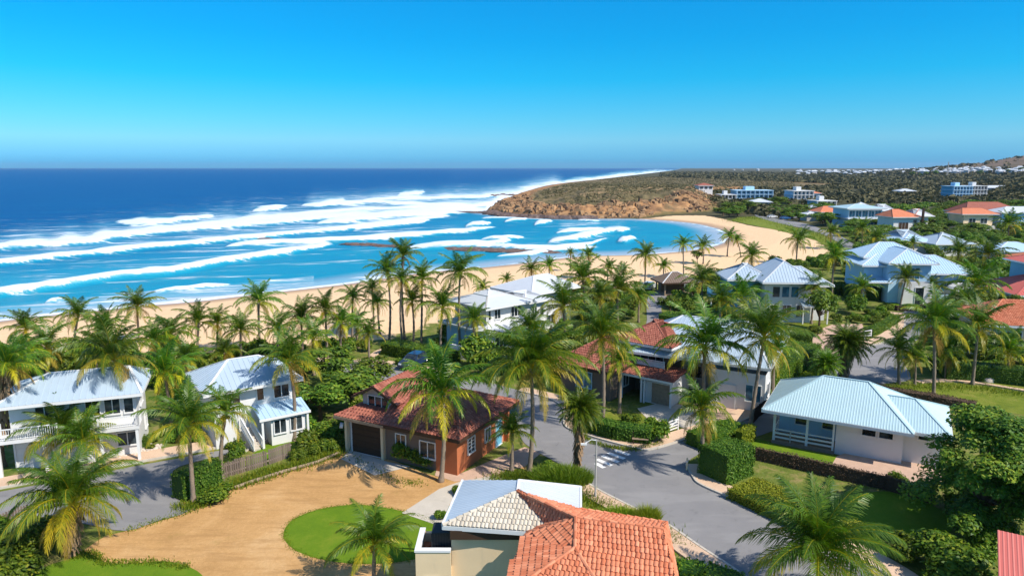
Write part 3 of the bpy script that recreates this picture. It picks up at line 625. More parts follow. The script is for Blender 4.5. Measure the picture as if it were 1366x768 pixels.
def palm(cx,cy,bx,by,r,label,group=None,kind='coconut',trunk_r=None):
    """crown centre pixel, trunk foot pixel, frond reach in pixels"""
    NP[0]+=1; B=G(bx,by,0); 
    zb=0
    if sdist(np.array([B[0]]),np.array([B[1]]),COAST)[0]<16: zb=float(hfun(np.array([B[0]]),np.array([B[1]]))[0][0])
    zc=Zat(cy,B[1]); xc=Xat(cx,cy,B[1]); h=max(.5,zc-zb); k=ppm(B[1],zc); L=r/k*1.02*rnd.uniform(.93,1.07)
    EXC.append([(B[0]-.5,B[1]-.5),(B[0]+.5,B[1]-.5),(B[0]+.5,B[1]+.5),(B[0]-.5,B[1]+.5)])
    t=thing('palm_tree',label,'palm tree',(B[0],B[1],zb),group=group)
    r0=trunk_r or (.17 if h>3 else .14); r0*=min(1.15,.75+L/12)
    lean=(xc-B[0],rnd.uniform(-.3,.3) if h>4 else 0)
    if kind=='thick': mb,pts=trunk_mesh(h,lean,r0*1.0,r0*1.9,NP[0])
    else: mb,pts=trunk_mesh(h,lean,r0,r0*.66,NP[0])
    link('trunk',mb,M_barkd if kind in('thick','shaggy') else M_bark,t,smooth=True)
    S=BALL if kind in('ball','thick') else HUGE if r>=79 else BIG if r>=56 else MID if r>=24 else FAR
    cm,dm=S[NP[0]%len(S)]
    for nm,me,mt in (('crown',cm,M_palm),('dry_fronds',dm,M_dry)):
        if nm=='dry_fronds' and kind=='fresh': continue
        o=link(nm,me,mt,t,(lean[0],lean[1],h)); o.scale=(L,L,L*rnd.uniform(.92,1.08)); o.rotation_euler=(rnd.uniform(-.1,.1),rnd.uniform(-.1,.1),rnd.uniform(0,6.28))
    if r>=40 and kind in('','fresh') and h>2.5:
        mb=MB(); q=random.Random(NP[0])
        for j in range(7):
            a_=q.uniform(0,6.28); c0=(lean[0]+math.cos(a_)*.22,lean[1]+math.sin(a_)*.22,h-.12-q.random()*.3)
            mb.tube([(c0[0],c0[1],c0[2]-.13),(c0[0],c0[1],c0[2]-.07),(c0[0],c0[1],c0[2]+.05),(c0[0],c0[1],c0[2]+.12)],[.03,.11,.11,.03],7,q.random()); 
            mb.tube([c0,(lean[0],lean[1],h+.05)],[.03,.02],4)
        link('fruit_cluster',mb,M_fruit,t)
    if kind in('shaggy','thick'):
        rs=np.random.RandomState(NP[0]); n=260; z=rs.uniform(h*.30 if kind=='shaggy' else .5,h,n); a=rs.uniform(0,6.28,n); rr=r0*(.9+1.1*(z/h)); l=.45+rs.rand(n)*.35
        fx=z/h; bx_=lean[0]*fx**1.4; by_=lean[1]*fx**1.4
        p=np.stack([bx_+np.cos(a)*rr,by_+np.sin(a)*rr,z],-1); d=np.stack([np.cos(a)*.35,np.sin(a)*.35,-np.ones(n)],-1)*l[:,None]; w_=np.stack([-np.sin(a),np.cos(a),0*a],-1)*.07
        link('dead_leaf_skirt',quads_mesh('dead_leaf_skirt',np.stack([p-w_,p+w_,p+d+w_*.6,p+d-w_*.6],1),.35+.4*rs.rand(n)),M_husk,t)
    return t
M_fruit=mk('coconut_husk',(.22,.20,.04),.6,.2,3,.2,10,tone=(.40,.22,.06))
M_husk=mk('palm_husk',(.16,.10,.055),.9,.4,4,.6,18,tone=(.34,.22,.12))
def leafcloud(rs,cent,rad,n,size,flat=.35,tone=(.1,.75),shell=.72):
    """leaf-sized faces spread over and inside lumpy ellipsoids; cent (k,3), rad (k,3)"""
    k=len(cent); vol=np.prod(rad,1)**.66; idx=rs.choice(k,n,p=vol/vol.sum())
    d=nrm(rs.normal(size=(n,3))); d[:,2]=np.where(d[:,2]<-.45,-d[:,2],d[:,2])
    rr=(shell+(1-shell)*rs.rand(n)**.6)*(1+.10*np.sin(d[:,0]*7+idx)+.08*np.sin(d[:,1]*9+idx*2))
    P=cent[idx]+d*rad[idx]*rr[:,None]
    nn=nrm(d+rs.normal(0,.55,(n,3))+np.array([0,0,flat])); a=nrm(np.cross(nn,rs.normal(size=(n,3)))); b=np.cross(nn,a)
    s=size*rs.uniform(.6,1.35,n)
    a=a*s[:,None]; b=b*(s*.55)[:,None]
    Q=np.stack([P-a,P-b*.9+a*.1,P+a,P+b*.9+a*.1],1)
    t=tone[0]+(tone[1]-tone[0])*np.clip(.5+.28*rs.normal(size=n)+.18*np.sin(idx*3.1),0,1)
    return Q,t
def bush_mesh(seed,n,size,lumps=7,hz=1.0,spread=.55,lr=.55):
    """unit bush, radius 1, about 1.4 high times hz, foot at z=0"""
    rs=np.random.RandomState(seed); a=rs.rand(lumps)*6.28; q=np.sqrt(rs.rand(lumps))*spread
    c_=np.stack([np.cos(a)*q,np.sin(a)*q,(.35+rs.rand(lumps)*.45)*hz],-1); c_[0]=(0,0,.6*hz)
    r=np.stack([lr*rs.uniform(.75,1.1,lumps)]*2+[lr*hz*rs.uniform(.8,1.0,lumps)],-1)
    Q,t=leafcloud(rs,c_,r,n,size,shell=.55); Q[:,:,2]=np.maximum(Q[:,:,2],.01)
    # inner leaf faces, larger and darker than the outer ones
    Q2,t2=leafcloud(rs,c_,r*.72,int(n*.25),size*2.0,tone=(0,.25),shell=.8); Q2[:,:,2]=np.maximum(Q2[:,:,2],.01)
    return quads_mesh('foliage',np.concatenate([Q,Q2]),np.concatenate([t,t2]))
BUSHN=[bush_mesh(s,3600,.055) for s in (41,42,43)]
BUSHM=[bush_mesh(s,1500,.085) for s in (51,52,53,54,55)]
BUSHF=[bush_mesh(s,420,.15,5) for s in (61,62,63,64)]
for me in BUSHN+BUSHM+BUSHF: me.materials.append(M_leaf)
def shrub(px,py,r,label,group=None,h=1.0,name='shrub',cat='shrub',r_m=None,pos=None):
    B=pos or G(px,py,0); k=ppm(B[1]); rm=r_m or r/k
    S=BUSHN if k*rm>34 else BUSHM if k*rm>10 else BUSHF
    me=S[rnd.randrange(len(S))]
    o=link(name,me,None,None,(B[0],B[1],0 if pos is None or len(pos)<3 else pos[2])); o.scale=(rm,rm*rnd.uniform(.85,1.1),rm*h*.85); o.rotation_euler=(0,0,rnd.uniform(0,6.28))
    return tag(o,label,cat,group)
def tree_meshes(seed,n,size,H_=1.0):
    """unit tree: crown radius 1 centred over the foot, height about 2.2"""
    rs=np.random.RandomState(seed); k=17; a=rs.rand(k)*6.28; q=np.sqrt(rs.rand(k))*.72; z=1.0+rs.rand(k)*.85*(1-q*.5)
    c_=np.stack([np.cos(a)*q,np.sin(a)*q,z*H_],-1); r=np.stack([.34*rs.uniform(.7,1.25,k)]*2+[.22*rs.uniform(.8,1.2,k)],-1)
    Q,t=leafcloud(rs,c_,r,n,size,shell=.3,flat=.8)
    mb=MB(); mb.tube([(0,0,-.05),(.02,.01,.4),(.0,.03,.8)],[.075,.055,.045],8)
    for i in range(k):
        c2=c_[i]; mb.tube([(0,.02,.55+.2*rs.rand()),tuple(c2*np.array([.5,.5,.8])),tuple(c2)],[.032,.018,.006],5,cap=False)
    return quads_mesh('crown',Q,t),mb.mesh('trunk')
def low_tree(seed,n,size):
    rs=np.random.RandomState(seed); k=46; a=rs.rand(k)*6.28; z=.18+rs.rand(k)*1.35; mx=np.sqrt(np.clip(1-((z-.62)/1.05)**2,0,1)); q=np.sqrt(rs.rand(k))*.80*mx
    c_=np.stack([np.cos(a)*q,np.sin(a)*q,z],-1); r=np.stack([.27*rs.uniform(.6,1.25,k)]*2+[.15*rs.uniform(.8,1.25,k)],-1)
    Q,t=leafcloud(rs,c_,r,n,size,shell=.35,flat=.9,tone=(.05,.8)); Q[:,:,2]=np.maximum(Q[:,:,2],.02)
    mb=MB(); mb.tube([(0,0,-.05),(.02,.01,.4),(.0,.03,.9)],[.06,.045,.03],8)
    for i in range(0,k,2):
        c2=c_[i]; mb.tube([(0,.02,.2+.3*rs.rand()),tuple(c2*np.array([.5,.5,.9])),tuple(c2)],[.025,.014,.005],5,cap=False)
    return quads_mesh('crown',Q,t),mb.mesh('trunk')
TREEN=[low_tree(71,30000,.028),tree_meshes(72,9000,.042)]
TREEM=[tree_meshes(s,2200,.075) for s in (73,74,75)]
TREEF=[tree_meshes(s,600,.13) for s in (76,77)]
for S in (TREEN,TREEM,TREEF):
    for a_,b_ in S: a_.materials.append(M_tree); b_.materials.append(M_barkd)
def tree(px,py,r,label,group=None,h=1.0,pos=None,cat='tree',which=None,name='leafy_tree'):
    B=pos or G(px,py,0); k=ppm(B[1]); rm=r/k
    S=TREEN if r>50 else TREEM if r>12 else TREEF
    cm,tm=S[rnd.randrange(len(S)) if which is None else which]
    t=thing(name,label,cat,(B[0],B[1],0 if pos is None or len(pos)<3 else pos[2]),rnd.uniform(0,6.28),group)
    for nm,me in (('crown',cm),('trunk',tm)):
        o=link(nm,me,None,t); o.scale=(rm,rm,rm*h)
    return t
def hedge(pts,wd,h,label,mat=None,size=.075,dens=95,tone=(.1,.7),group=None,px=True,z=0,name='hedge',cat='hedge',core=(.03,.06,.012)):
    """clipped hedge along a line: leaf faces all over a solid core of darker tone"""
    W=[G(a,b,0) for a,b in pts] if px else pts; o=W[0]; W=[(x-o[0],y-o[1]) for x,y in W]; rs=np.random.RandomState(int(abs(o[0]*13+o[1]*7))%9999)
    Qs=[];Ts=[]; mb=MB()
    for i in range(len(W)-1):
        a=np.array(W[i]);b=np.array(W[i+1]); d=b-a; l=np.linalg.norm(d)+1e-6; d=d/l; nn=np.array([-d[1],d[0]])
        ext=wd*.3
        for (u0,u1,v0,v1,kind) in ((0,l,-1,1,'t'),(0,l,-1,-1,'s'),(0,l,1,1,'s'),(0,0,-1,1,'e'),(l,l,-1,1,'e')):
            area=(l*wd if kind=='t' else l*h if kind=='s' else wd*h); n=int(area*dens)
            if n<1: continue
            u=rs.uniform(u0-(.1),u1+.1,n) if kind!='e' else np.full(n,u0); v=(rs.uniform(-1,1,n) if kind in 'te' else np.full(n,v0))*wd/2
            zz=np.full(n,h) if kind=='t' else rs.uniform(0,h,n)
            und=.13*(vnoise((a[0]+u*d[0])*1.1+50,(a[1]+u*d[1])*1.1+50)+vnoise(u*.5+zz+9,v*2+zz+9)-1)
            P=np.stack([a[0]+d[0]*u+nn[0]*v,a[1]+d[1]*u+nn[1]*v,zz],-1)
            out=np.array([0,0,1.]) if kind=='t' else np.array([nn[0]*np.sign(v0),nn[1]*np.sign(v0),.0]) if kind=='s' else np.array([d[0],d[1],0])*(-1 if u0==0 else 1)
            edge=np.clip((np.abs(v)/(wd/2)-.75)*4,0,1)*(.12 if kind=='t' else 0)
            P=P+out*(und-edge+rs.normal(0,.035,n))[:,None]; P[:,2]=np.maximum(P[:,2],.02)
            N_=nrm(out+rs.normal(0,.55,(n,3))+np.array([0,0,.3])); A_=nrm(np.cross(N_,rs.normal(size=(n,3)))); B_=np.cross(N_,A_); s=size*rs.uniform(.6,1.3,n)
            A_=A_*s[:,None]; B_=B_*(s*.6)[:,None]
            Qs.append(np.stack([P-A_,P-B_,P+A_,P+B_],1)); Ts.append(np.clip(tone[0]+(tone[1]-tone[0])*rs.beta(2,2,n),0,1))
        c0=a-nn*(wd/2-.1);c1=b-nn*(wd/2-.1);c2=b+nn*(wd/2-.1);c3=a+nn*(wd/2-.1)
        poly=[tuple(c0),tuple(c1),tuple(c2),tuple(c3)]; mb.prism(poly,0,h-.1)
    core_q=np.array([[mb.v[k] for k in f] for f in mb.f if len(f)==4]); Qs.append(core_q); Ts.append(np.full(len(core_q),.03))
    ob=link(name,quads_mesh(name,np.concatenate(Qs),np.concatenate(Ts)),mat or M_leaf,None,(o[0],o[1],z))
    EXC.append([G(a,b,0) for a,b in pts] if px and len(pts)>2 else [(o[0]-1,o[1]-1),(o[0]+1,o[1]-1),(o[0]+1,o[1]+1),(o[0]-1,o[1]+1)])
    return tag(ob,label,cat,group)
def grasses(px,py,r,h,n,label,tone=(.2,.8),cat='ornamental grass',r_y=None,blade=.7,name='grass_clump'):
    B=G(px,py,0); k=ppm(B[1]); rm=r/k; ry=r_y or rm*.8; rs=np.random.RandomState(int(px+py))
    a=rs.rand(n)*6.28; q=np.sqrt(rs.rand(n)); x=np.cos(a)*q*rm; y=np.sin(a)*q*ry; hh=h*rs.uniform(.5,1.1,n)*(1-.45*q**2)
    dx=rs.normal(0,.22,n)+np.cos(a)*q*.35; dy=rs.normal(0,.22,n)+np.sin(a)*q*.35; wv=.022*blade
    ph=rs.rand(n)*3.14; W=np.stack([np.cos(ph),np.sin(ph),0*ph],-1)*wv
    p0=np.stack([x,y,0*x],-1); p1=p0+np.stack([dx*hh*.4,dy*hh*.4,hh*.65],-1); p2=p0+np.stack([dx*hh*1.1,dy*hh*1.1,hh],-1)
    Q=np.concatenate([np.stack([p0-W,p0+W,p1+W,p1-W],1),np.stack([p1-W,p1+W,p2+W*.2,p2-W*.2],1)]); t=np.tile(np.clip(tone[0]+(tone[1]-tone[0])*rs.rand(n),0,1),2)
    return tag(link(name,quads_mesh(name,Q,t),M_leaf,None,(B[0],B[1],0)),label,cat)
# ---------------------------------------------------------------- building kit (local frames: x along the front, y backwards)
def clip_line(poly2,x):
    ys=[]
    n=len(poly2)
    for i in range(n):
        a=poly2[i];b=poly2[(i+1)%n]
        if (a[0]<=x<b[0]) or (b[0]<=x<a[0]):
            ys.append(a[1]+(b[1]-a[1])*(x-a[0])/(b[0]-a[0]))
    ys.sort(); return [(ys[i],ys[i+1]) for i in range(0,len(ys)-1,2)]
def roof_face(mb,poly,style,rs=random.Random(5),th=.1):
    P=[Vector(p) for p in poly]
    n=Vector((0,0,0))
    for i in range(len(P)):
        a=P[i];b=P[(i+1)%len(P)]; n+=a.cross(b)
    n.normalize()
    if n.z<0: n=-n; P=P[::-1]
    hdir=Vector((0,0,1)).cross(n)
    hdir=hdir.normalized() if hdir.length>1e-4 else Vector((1,0,0)); s=n.cross(hdir).normalized()
    if s.z<0: s=-s; hdir=-hdir
    o=P[0]; uv=[((p-o).dot(hdir),(p-o).dot(s)) for p in P]
    W=lambda u,v,h=0: o+hdir*u+s*v+n*h
    mb.face(P,.3); mb.face([p-n*th for p in P[::-1]],.3)
    for i in range(len(P)):
        a=P[i];b=P[(i+1)%len(P)]; mb.face([a,a-n*th,b-n*th,b],.3)
    u0=min(p[0] for p in uv);u1=max(p[0] for p in uv);v0=min(p[1] for p in uv);v1=max(p[1] for p in uv)
    if style in('metal','corrugated'):
        sp=.42 if style=='metal' else .19; u=math.ceil(u0/sp)*sp+.03
        while u<u1:
            for a,b in clip_line(uv,u):
                if b-a>.2:
                    q=.022 if style=='metal' else .045; hh=.04 if style=='metal' else .016
                    mb.face([W(u-q,a),W(u-q*.4,a,hh),W(u-q*.4,b,hh),W(u-q,b)],rs.uniform(.3,.9)); mb.face([W(u-q*.4,a,hh),W(u+q*.4,a,hh),W(u+q*.4,b,hh),W(u-q*.4,b,hh)],rs.uniform(.5,1)); mb.face([W(u+q*.4,a,hh),W(u+q,a),W(u+q,b),W(u+q*.4,b,hh)],rs.uniform(.3,.9))
            u+=sp
    elif style in('tile','bigtile'):
        du,dv=(.195,.30) if style=='tile' else (.30,.42); vv=v0+.0
        row=0
        while vv<v1-.05:
            for a,b in clip_line([(q[1],q[0]) for q in uv],min(vv+dv*.5,v1-.02)):
                k=int((b-a)/du)
                for i in range(k+1):
                    uc=a+du*.5+i*du
                    if uc>b-.02: break
                    w_=du*.46; h0=.058*(1+rs.uniform(-.15,.25)); t=min(1,max(0,rs.gauss(.42,.24))); j=rs.uniform(-.012,.012); e=min(dv*1.06,v1-vv+.05)
                    prof=[(-w_,.004),(-w_*.55,h0*.8),(0,h0),(w_*.55,h0*.8),(w_,.004)]
                    lo=[W(uc+x+j,vv-.01,z+.022) for x,z in prof]; hi=[W(uc+x+j,vv+e,z*.75) for x,z in prof]
                    for q in range(4): mb.face([lo[q],lo[q+1],hi[q+1],hi[q]],t)
                    mb.face(lo[::-1],t*.3)
            vv+=dv; row+=1
def cap(mb,a,b,r=.09,tile=False,rs=random.Random(9)):
    a=Vector(a);b=Vector(b);d=b-a;L=d.length
    if L<.1: return
    d/=L
    if tile:
        k=max(1,int(L/.36))
        for i in range(k):
            p=a+d*(L*i/k); q=a+d*(L*(i+1.12)/k)
            mb.tube([p+Vector((0,0,.03)),q],[r*1.12,r*.85],7,rs.random(),cap=True)
    else: mb.bar(a+Vector((0,0,.02)),b+Vector((0,0,.02)),r*2,.06)
class House:
    def __init__(s,name,label,cat,O,yaw,group=None):
        if len(O)<3:
            z=0
            if math.hypot(O[0],O[1])>225: z=float(hfun(np.array([O[0]+5.]),np.array([O[1]+3.]))[0][0])-.4
            O=(O[0],O[1],z)
        s.root=thing(name,label,cat,O,R(yaw),group); s.O=O; s.yaw=R(yaw)
    def world(s,x,y): c,q=math.cos(s.yaw),math.sin(s.yaw); return (s.O[0]+x*c-y*q,s.O[1]+x*q+y*c)
    def exc(s,x0,x1,y0,y1): EXC.append([s.world(a,b) for a,b in((x0,y0),(x1,y0),(x1,y1),(x0,y1))])
    def block(s,x0,x1,y0,y1,z0,z1,mat,name='wall',skip='t',parent=None):
        mb=MB(); mb.box(x0,x1,y0,y1,z0,z1,skip=skip); s.exc(x0,x1,y0,y1); return link(name,mb,mat,parent or s.root)
    def roof(s,faces,mat,style,caps=(),capmat=None,tile=False,capr=.09,name='roof'):
        mb=MB()
        for f in faces: roof_face(mb,f,style)
        r=link(name,mb,mat,s.root)
        if caps:
            mb=MB()
            for a,b in caps: cap(mb,a,b,capr,tile)
            link('ridge_cap',mb,capmat or mat,r)
        return r
    def hip(s,x0,x1,y0,y1,z,h,mat,style='metal',in0=None,in1=None,capmat=None,tile=False,fascia=True,axis='x',fmat=None,soffit=True):
        g=((x1-x0),(y1-y0))
        if axis=='x':
            hy=(y0+y1)/2; i0=g[1]/2 if in0 is None else in0; i1=g[1]/2 if in1 is None else in1
            a=(x0+i0,hy,z+h); b=(x1-i1,hy,z+h)
            f=[[(x0,y0,z),(x1,y0,z),b,a],[(x1,y1,z),(x0,y1,z),a,b]]
            if i0>0: f.append([(x0,y1,z),(x0,y0,z),a])
            if i1>0: f.append([(x1,y0,z),(x1,y1,z),b])
            caps=[(a,b)]+([((x0,y0,z),a),((x0,y1,z),a)] if i0>0 else [])+([((x1,y0,z),b),((x1,y1,z),b)] if i1>0 else [])
        else:
            hx=(x0+x1)/2; i0=g[0]/2 if in0 is None else in0; i1=g[0]/2 if in1 is None else in1
            a=(hx,y0+i0,z+h); b=(hx,y1-i1,z+h)
            f=[[(x1,y0,z),(x1,y1,z),b,a],[(x0,y1,z),(x0,y0,z),a,b]]
            if i0>0: f.append([(x0,y0,z),(x1,y0,z),a])
            if i1>0: f.append([(x1,y1,z),(x0,y1,z),b])
            caps=[(a,b)]+([((x0,y0,z),a),((x1,y0,z),a)] if i0>0 else [])+([((x0,y1,z),b),((x1,y1,z),b)] if i1>0 else [])
        r=s.roof(f,mat,style,caps,capmat or M_trim,tile)
        if fascia:
            mb=MB(); q=.045
            mb.box(x0-q,x1+q,y0-q,y0-.005,z-.24,z-.012); mb.box(x0-q,x1+q,y1+.005,y1+q,z-.24,z-.012)
            mb.box(x0-q,x0-.005,y0,y1,z-.24,z-.012); mb.box(x1+.005,x1+q,y0,y1,z-.24,z-.012)
            link('fascia',mb,fmat or M_trim,r)
            mb=MB(); mb.face([(x0,y0,z-.2),(x0,y1,z-.2),(x1,y1,z-.2),(x1,y0,z-.2)]); link('soffit',mb,M_trim,r)
        return r
    def shed(s,x0,x1,y0,y1,z0,z1,mat,style='metal',fmat=None):
        """lean-to: low edge at y0 height z0, high edge at y1 height z1"""
        r=s.roof([[(x0,y0,z0),(x1,y0,z0),(x1,y1,z1),(x0,y1,z1)]],mat,style)
        mb=MB(); mb.box(x0-.04,x1+.04,y0-.045,y0-.003,z0-.2,z0); link('fascia',mb,fmat or M_trim,r); return r
    def window(s,x,y,z,w_,h,side='f',mull=1,glass=None,frame=None,name='window',bars=0):
        """centre of the sill line at (x,y,z) on a wall facing front/right/left/back"""
        d={'f':((1,0),(0,-1)),'r':((0,1),(1,0)),'l':((0,-1),(-1,0)),'k':((-1,0),(0,1))}[side]; (ax,ay),(nx,ny)=d
        def B(mb,u0,u1,z0,z1,d0,d1,t=.5):
            xs=sorted((x+ax*u0+nx*d0,x+ax*u1+nx*d1)); ys=sorted((y+ay*u0+ny*d0,y+ay*u1+ny*d1)); mb.box(xs[0],xs[1],ys[0],ys[1],z0,z1,t)
        mb=MB(); f=.07; a=w_/2
        B(mb,-a-f,a+f,z-f-.03,z-.0,0,.13); B(mb,-a-f,a+f,z+h,z+h+f,0,.09); B(mb,-a-f,-a,z,z+h,0,.09); B(mb,a,a+f,z,z+h,0,.09)
        for k in range(1,mull+1): u=-a+w_*k/(mull+1); B(mb,u-.03,u+.03,z,z+h,0,.07)
        for k in range(1,bars+1): q=z+h*k/(bars+1); B(mb,-a,a,q-.02,q+.02,0,.06)
        W=link(name,mb,frame or M_trim,s.root); mb=MB(); B(mb,-a,a,z,z+h,.005,.02); link('pane',mb,glass or M_glass,W); return W
    def door(s,x,y,z,w_,h,side='f',mat=None,panels=0,name='door'):
        W=s.window(x,y,z,w_,h,side,0,mat or M_darkbrown,name=name)
        if panels:
            (ax,ay),(nx,ny)={'f':((1,0),(0,-1)),'r':((0,1),(1,0)),'l':((0,-1),(-1,0)),'k':((-1,0),(0,1))}[side]
            mb=MB()
            for k in range(1,panels):
                q=z+h*k/panels; xs=sorted((x-ax*w_/2+nx*.02,x+ax*w_/2+nx*.045)); ys=sorted((y-ay*w_/2+ny*.02,y+ay*w_/2+ny*.045)); mb.box(xs[0],xs[1],ys[0],ys[1],q-.025,q+.025)
            link('panel_rib',mb,mat or M_darkbrown,W)
        return W
    def posts(s,pts,z0,z1,r=.07,mat=None):
        for x,y in pts:
            mb=MB(); mb.box(x-r,x+r,y-r,y+r,z0,z1); link('post',mb,mat or M_trim,s.root)
    def railing(s,pts,z,h=1.0,mat=None,style='pickets'):
        mb=MB()
        for i in range(len(pts)-1):
            a=Vector((*pts[i],z));b=Vector((*pts[i+1],z)); L=(b-a).length; u=(b-a)/L
            mb.bar(a+Vector((0,0,h)),b+Vector((0,0,h)),.07,.07)
            if style=='pickets':
                mb.bar(a+Vector((0,0,.1)),b+Vector((0,0,.1)),.05,.05)
                k=int(L/.14)
                for j in range(k+1): p=a+u*(L*j/max(1,k)); mb.bar(p+Vector((0,0,.1)),p+Vector((0,0,h)),.03,.03)
            else:
                for q in (.3,.65): mb.bar(a+Vector((0,0,q*h)),b+Vector((0,0,q*h)),.04,.14)
            for p in (a,b): mb.bar(p,p+Vector((0,0,h+.06)),.1,.1)
        return link('railing',mb,mat or M_trim,s.root)
    def slab(s,x0,x1,y0,y1,z0,z1,mat,name='balcony_deck'):
        mb=MB(); mb.box(x0,x1,y0,y1,z0,z1); return link(name,mb,mat,s.root)

# ======== white two-storey house at the far left
h=House('beach_house','white two-storey house with blue-grey hip roof and long balcony at the left edge','house',(-36.6,48.0),21)
h.block(0,8.2,0,4.9,0,5.1,M_white)
h.hip(-.8,8.8,-.9,5.7,5.15,1.35,M_rgrey,'metal',in0=3.0,in1=1.2)
h.block(2.6,5.4,-.75,-.02,0,2.55,M_white,'garage_bay')
h.slab(-.7,8.5,-1.5,.0,2.55,2.78,M_white)
h.railing([(-.6,-.1),(-.6,-1.42),(3.2,-1.42)],2.78,.85); h.railing([(5.8,-1.42),(8.45,-1.42),(8.45,-.1)],2.78,.85)
h.posts([(-.5,-1.35),(2.3,-1.35),(5.9,-1.35),(8.3,-1.35)],0,2.55,.1)
h.window(5.3,0,3.5,.9,1.15); h.window(6.6,0,3.5,1.0,1.2); h.window(7.7,0,3.5,.6,1.1,mull=0)
h.window(2.2,0,3.5,1.1,1.1); h.door(1.2,0,0.02,2.1,2.1,mat=M_white,panels=4,name='garage_door'); h.window(7.4,0,.9,1.3,1.0); h.window(8.2,2.4,3.4,1.3,1.1,'r'); h.window(8.2,3.8,.9,1.0,1.1,'r')
# ======== second white house with porch lean-to
h=House('beach_house','white two-storey house with blue-grey roof, front lean-to and white stair, second from left','house',(-23.4,51.8),35)
h.block(0,6.2,0,5.4,0,4.8,M_white)
h.hip(-.8,6.9,-.8,6.2,4.85,1.55,M_rgrey,'metal',in0=2.7,in1=2.6)
h.shed(2.9,6.9,-2.2,-.02,2.5,3.0,M_rlight,'metal'); h.posts([(3.1,-2.05),(6.7,-2.05)],0,2.4,.08)
h.block(3.8,6.6,-1.9,-.02,.0,2.35,M_white,'porch_room')
h.window(4.5,-1.9,1.0,.9,1.1); h.window(5.8,-1.9,1.0,.9,1.1); h.window(3.6,0,3.4,.5,1.0,mull=0); h.window(5.3,0,3.35,1.2,1.0); h.window(1.4,0,3.35,1.2,1.0); h.window(6.2,3,3.3,1.4,1.1,'r'); h.window(6.2,2.2,.9,1.2,1.1,'r')
for k in (0,1):
    mb=MB(); x=2.2+.7*k-.3; a=Vector((x,-.3,1.5)); b2=Vector((x+.4,-2.3,.1)); mb.bar(a+Vector((0,0,.8)),b2+Vector((0,0,.8)),.08,.08); mb.bar(a,b2,.08,.2)
    for j in range(13): p=a.lerp(b2,j/12); mb.bar(p,p+Vector((0,0,.8)),.05,.05)
    link('stair_railing',mb,M_trim,h.root)
mb=MB()
for j in range(8): mb.box(1.95+j*.04,2.55+j*.04,-.5-j*.24,-.26-j*.24,0,1.4-j*.175)
link('stair',mb,M_conc,h.root)
# ======== garage house, red tiles
h=House('garage_house','house with red clay roofs, dark brown garage door and orange side wall','house',(-12.95,51.7),-27)
h.block(0,3.75,0,4.4,0,3.05,M_grey,'garage_wall')
h.block(.55,3.75,1.35,6.2,3.06,4.3,M_grey,'upper_wall')
# skirt roof round the garage
h.roof([[(-.6,-.75,3.0),(4.1,-.75,3.0),(4.1,1.34,3.5),(.5,1.34,3.5)],[(-.6,6,3.0),(-.6,-.75,3.0),(.5,1.34,3.5),(.5,6,3.5)]],M_tred,'bigtile',[((-.6,-.75,3.0),(.5,1.34,3.5))],M_tred,True)
mb=MB(); mb.box(-.64,4.14,-.82,-.76,2.78,3.0); mb.box(-.66,-.61,-.75,6,2.78,3.0); link('fascia',mb,M_wood,h.root)
# upper gable roof, ridge running back
h.roof([[(-.05,.75,4.2),(-.05,6.6,4.2),(2.1,6.6,5.3),(2.1,.75,5.3)],[(4.35,6.6,4.1),(4.35,.75,4.1),(2.1,.75,5.3),(2.1,6.6,5.3)]],M_tred,'bigtile',[((2.1,.75,5.3),(2.1,6.6,5.3))],M_tred,True)
mb=MB(); mb.face([(.6,1.33,4.3),(3.75,1.33,4.3),(2.1,1.33,5.2)]); mb.face([(.6,6.21,4.3),(3.75,6.21,4.3),(2.1,6.21,5.2)]); link('gable_wall',mb,M_grey,h.root)
mb=MB(); mb.bar((-.05,.7,4.15),(2.1,.7,5.25),.06,.2); mb.bar((4.35,.7,4.05),(2.1,.7,5.25),.06,.2); link('barge_board',mb,M_darkbrown,h.root)
h.window(2.1,1.35,3.45,1.9,.85,mull=2)
h.door(2.0,0,.02,3.0,2.45,mat=M_darkbrown,panels=5,name='garage_door')
mb=MB(); mb.box(3.5,3.72,-.35,-.02,0,2.8); mb.box(.02,.24,-.35,-.02,0,2.8); link('pilaster',mb,M_cream,h.root)
# main wing
h.block(3.77,10.1,-.05,8.0,0,3.0,M_brown,'main_wall')
mb=MB(); mb.box(8.3,10.125,-.075,-.052,0,3.0); mb.box(10.102,10.125,-.05,8.0,0,3.0); link('orange_wall',mb,M_orange,h.root)
h.hip(3.4,10.75,-.75,8.7,3.05,2.0,M_tred,'bigtile',in0=.0,in1=3.3,capmat=M_tred,tile=True,fmat=M_darkbrown)
h.window(5.2,-.05,1.1,.85,1.15); h.window(7.6,-.05,.9,1.3,1.2); h.window(10.125,1.9,1.1,.95,1.1,'r',mull=1,bars=3); h.door(10.125,6.2,.02,.95,2.1,'r',mat=M_tealwall); h.window(10.125,4.4,1.1,.8,1.0,'r')
mb=MB(); mb.box(10.13,10.5,7.2,7.45,0,2.6); link('pilaster',mb,M_orange,h.root)
mb=MB()
for k in range(3): mb.box(-.12-.0,-.02,-.1,.1,1.9,2.1)
mb=MB(); mb.tube([(-.15,-.3,2.1),(-.35,-.45,2.15)],[.22,.24],12); link('wall_lamp',mb,M_trim,h.root)
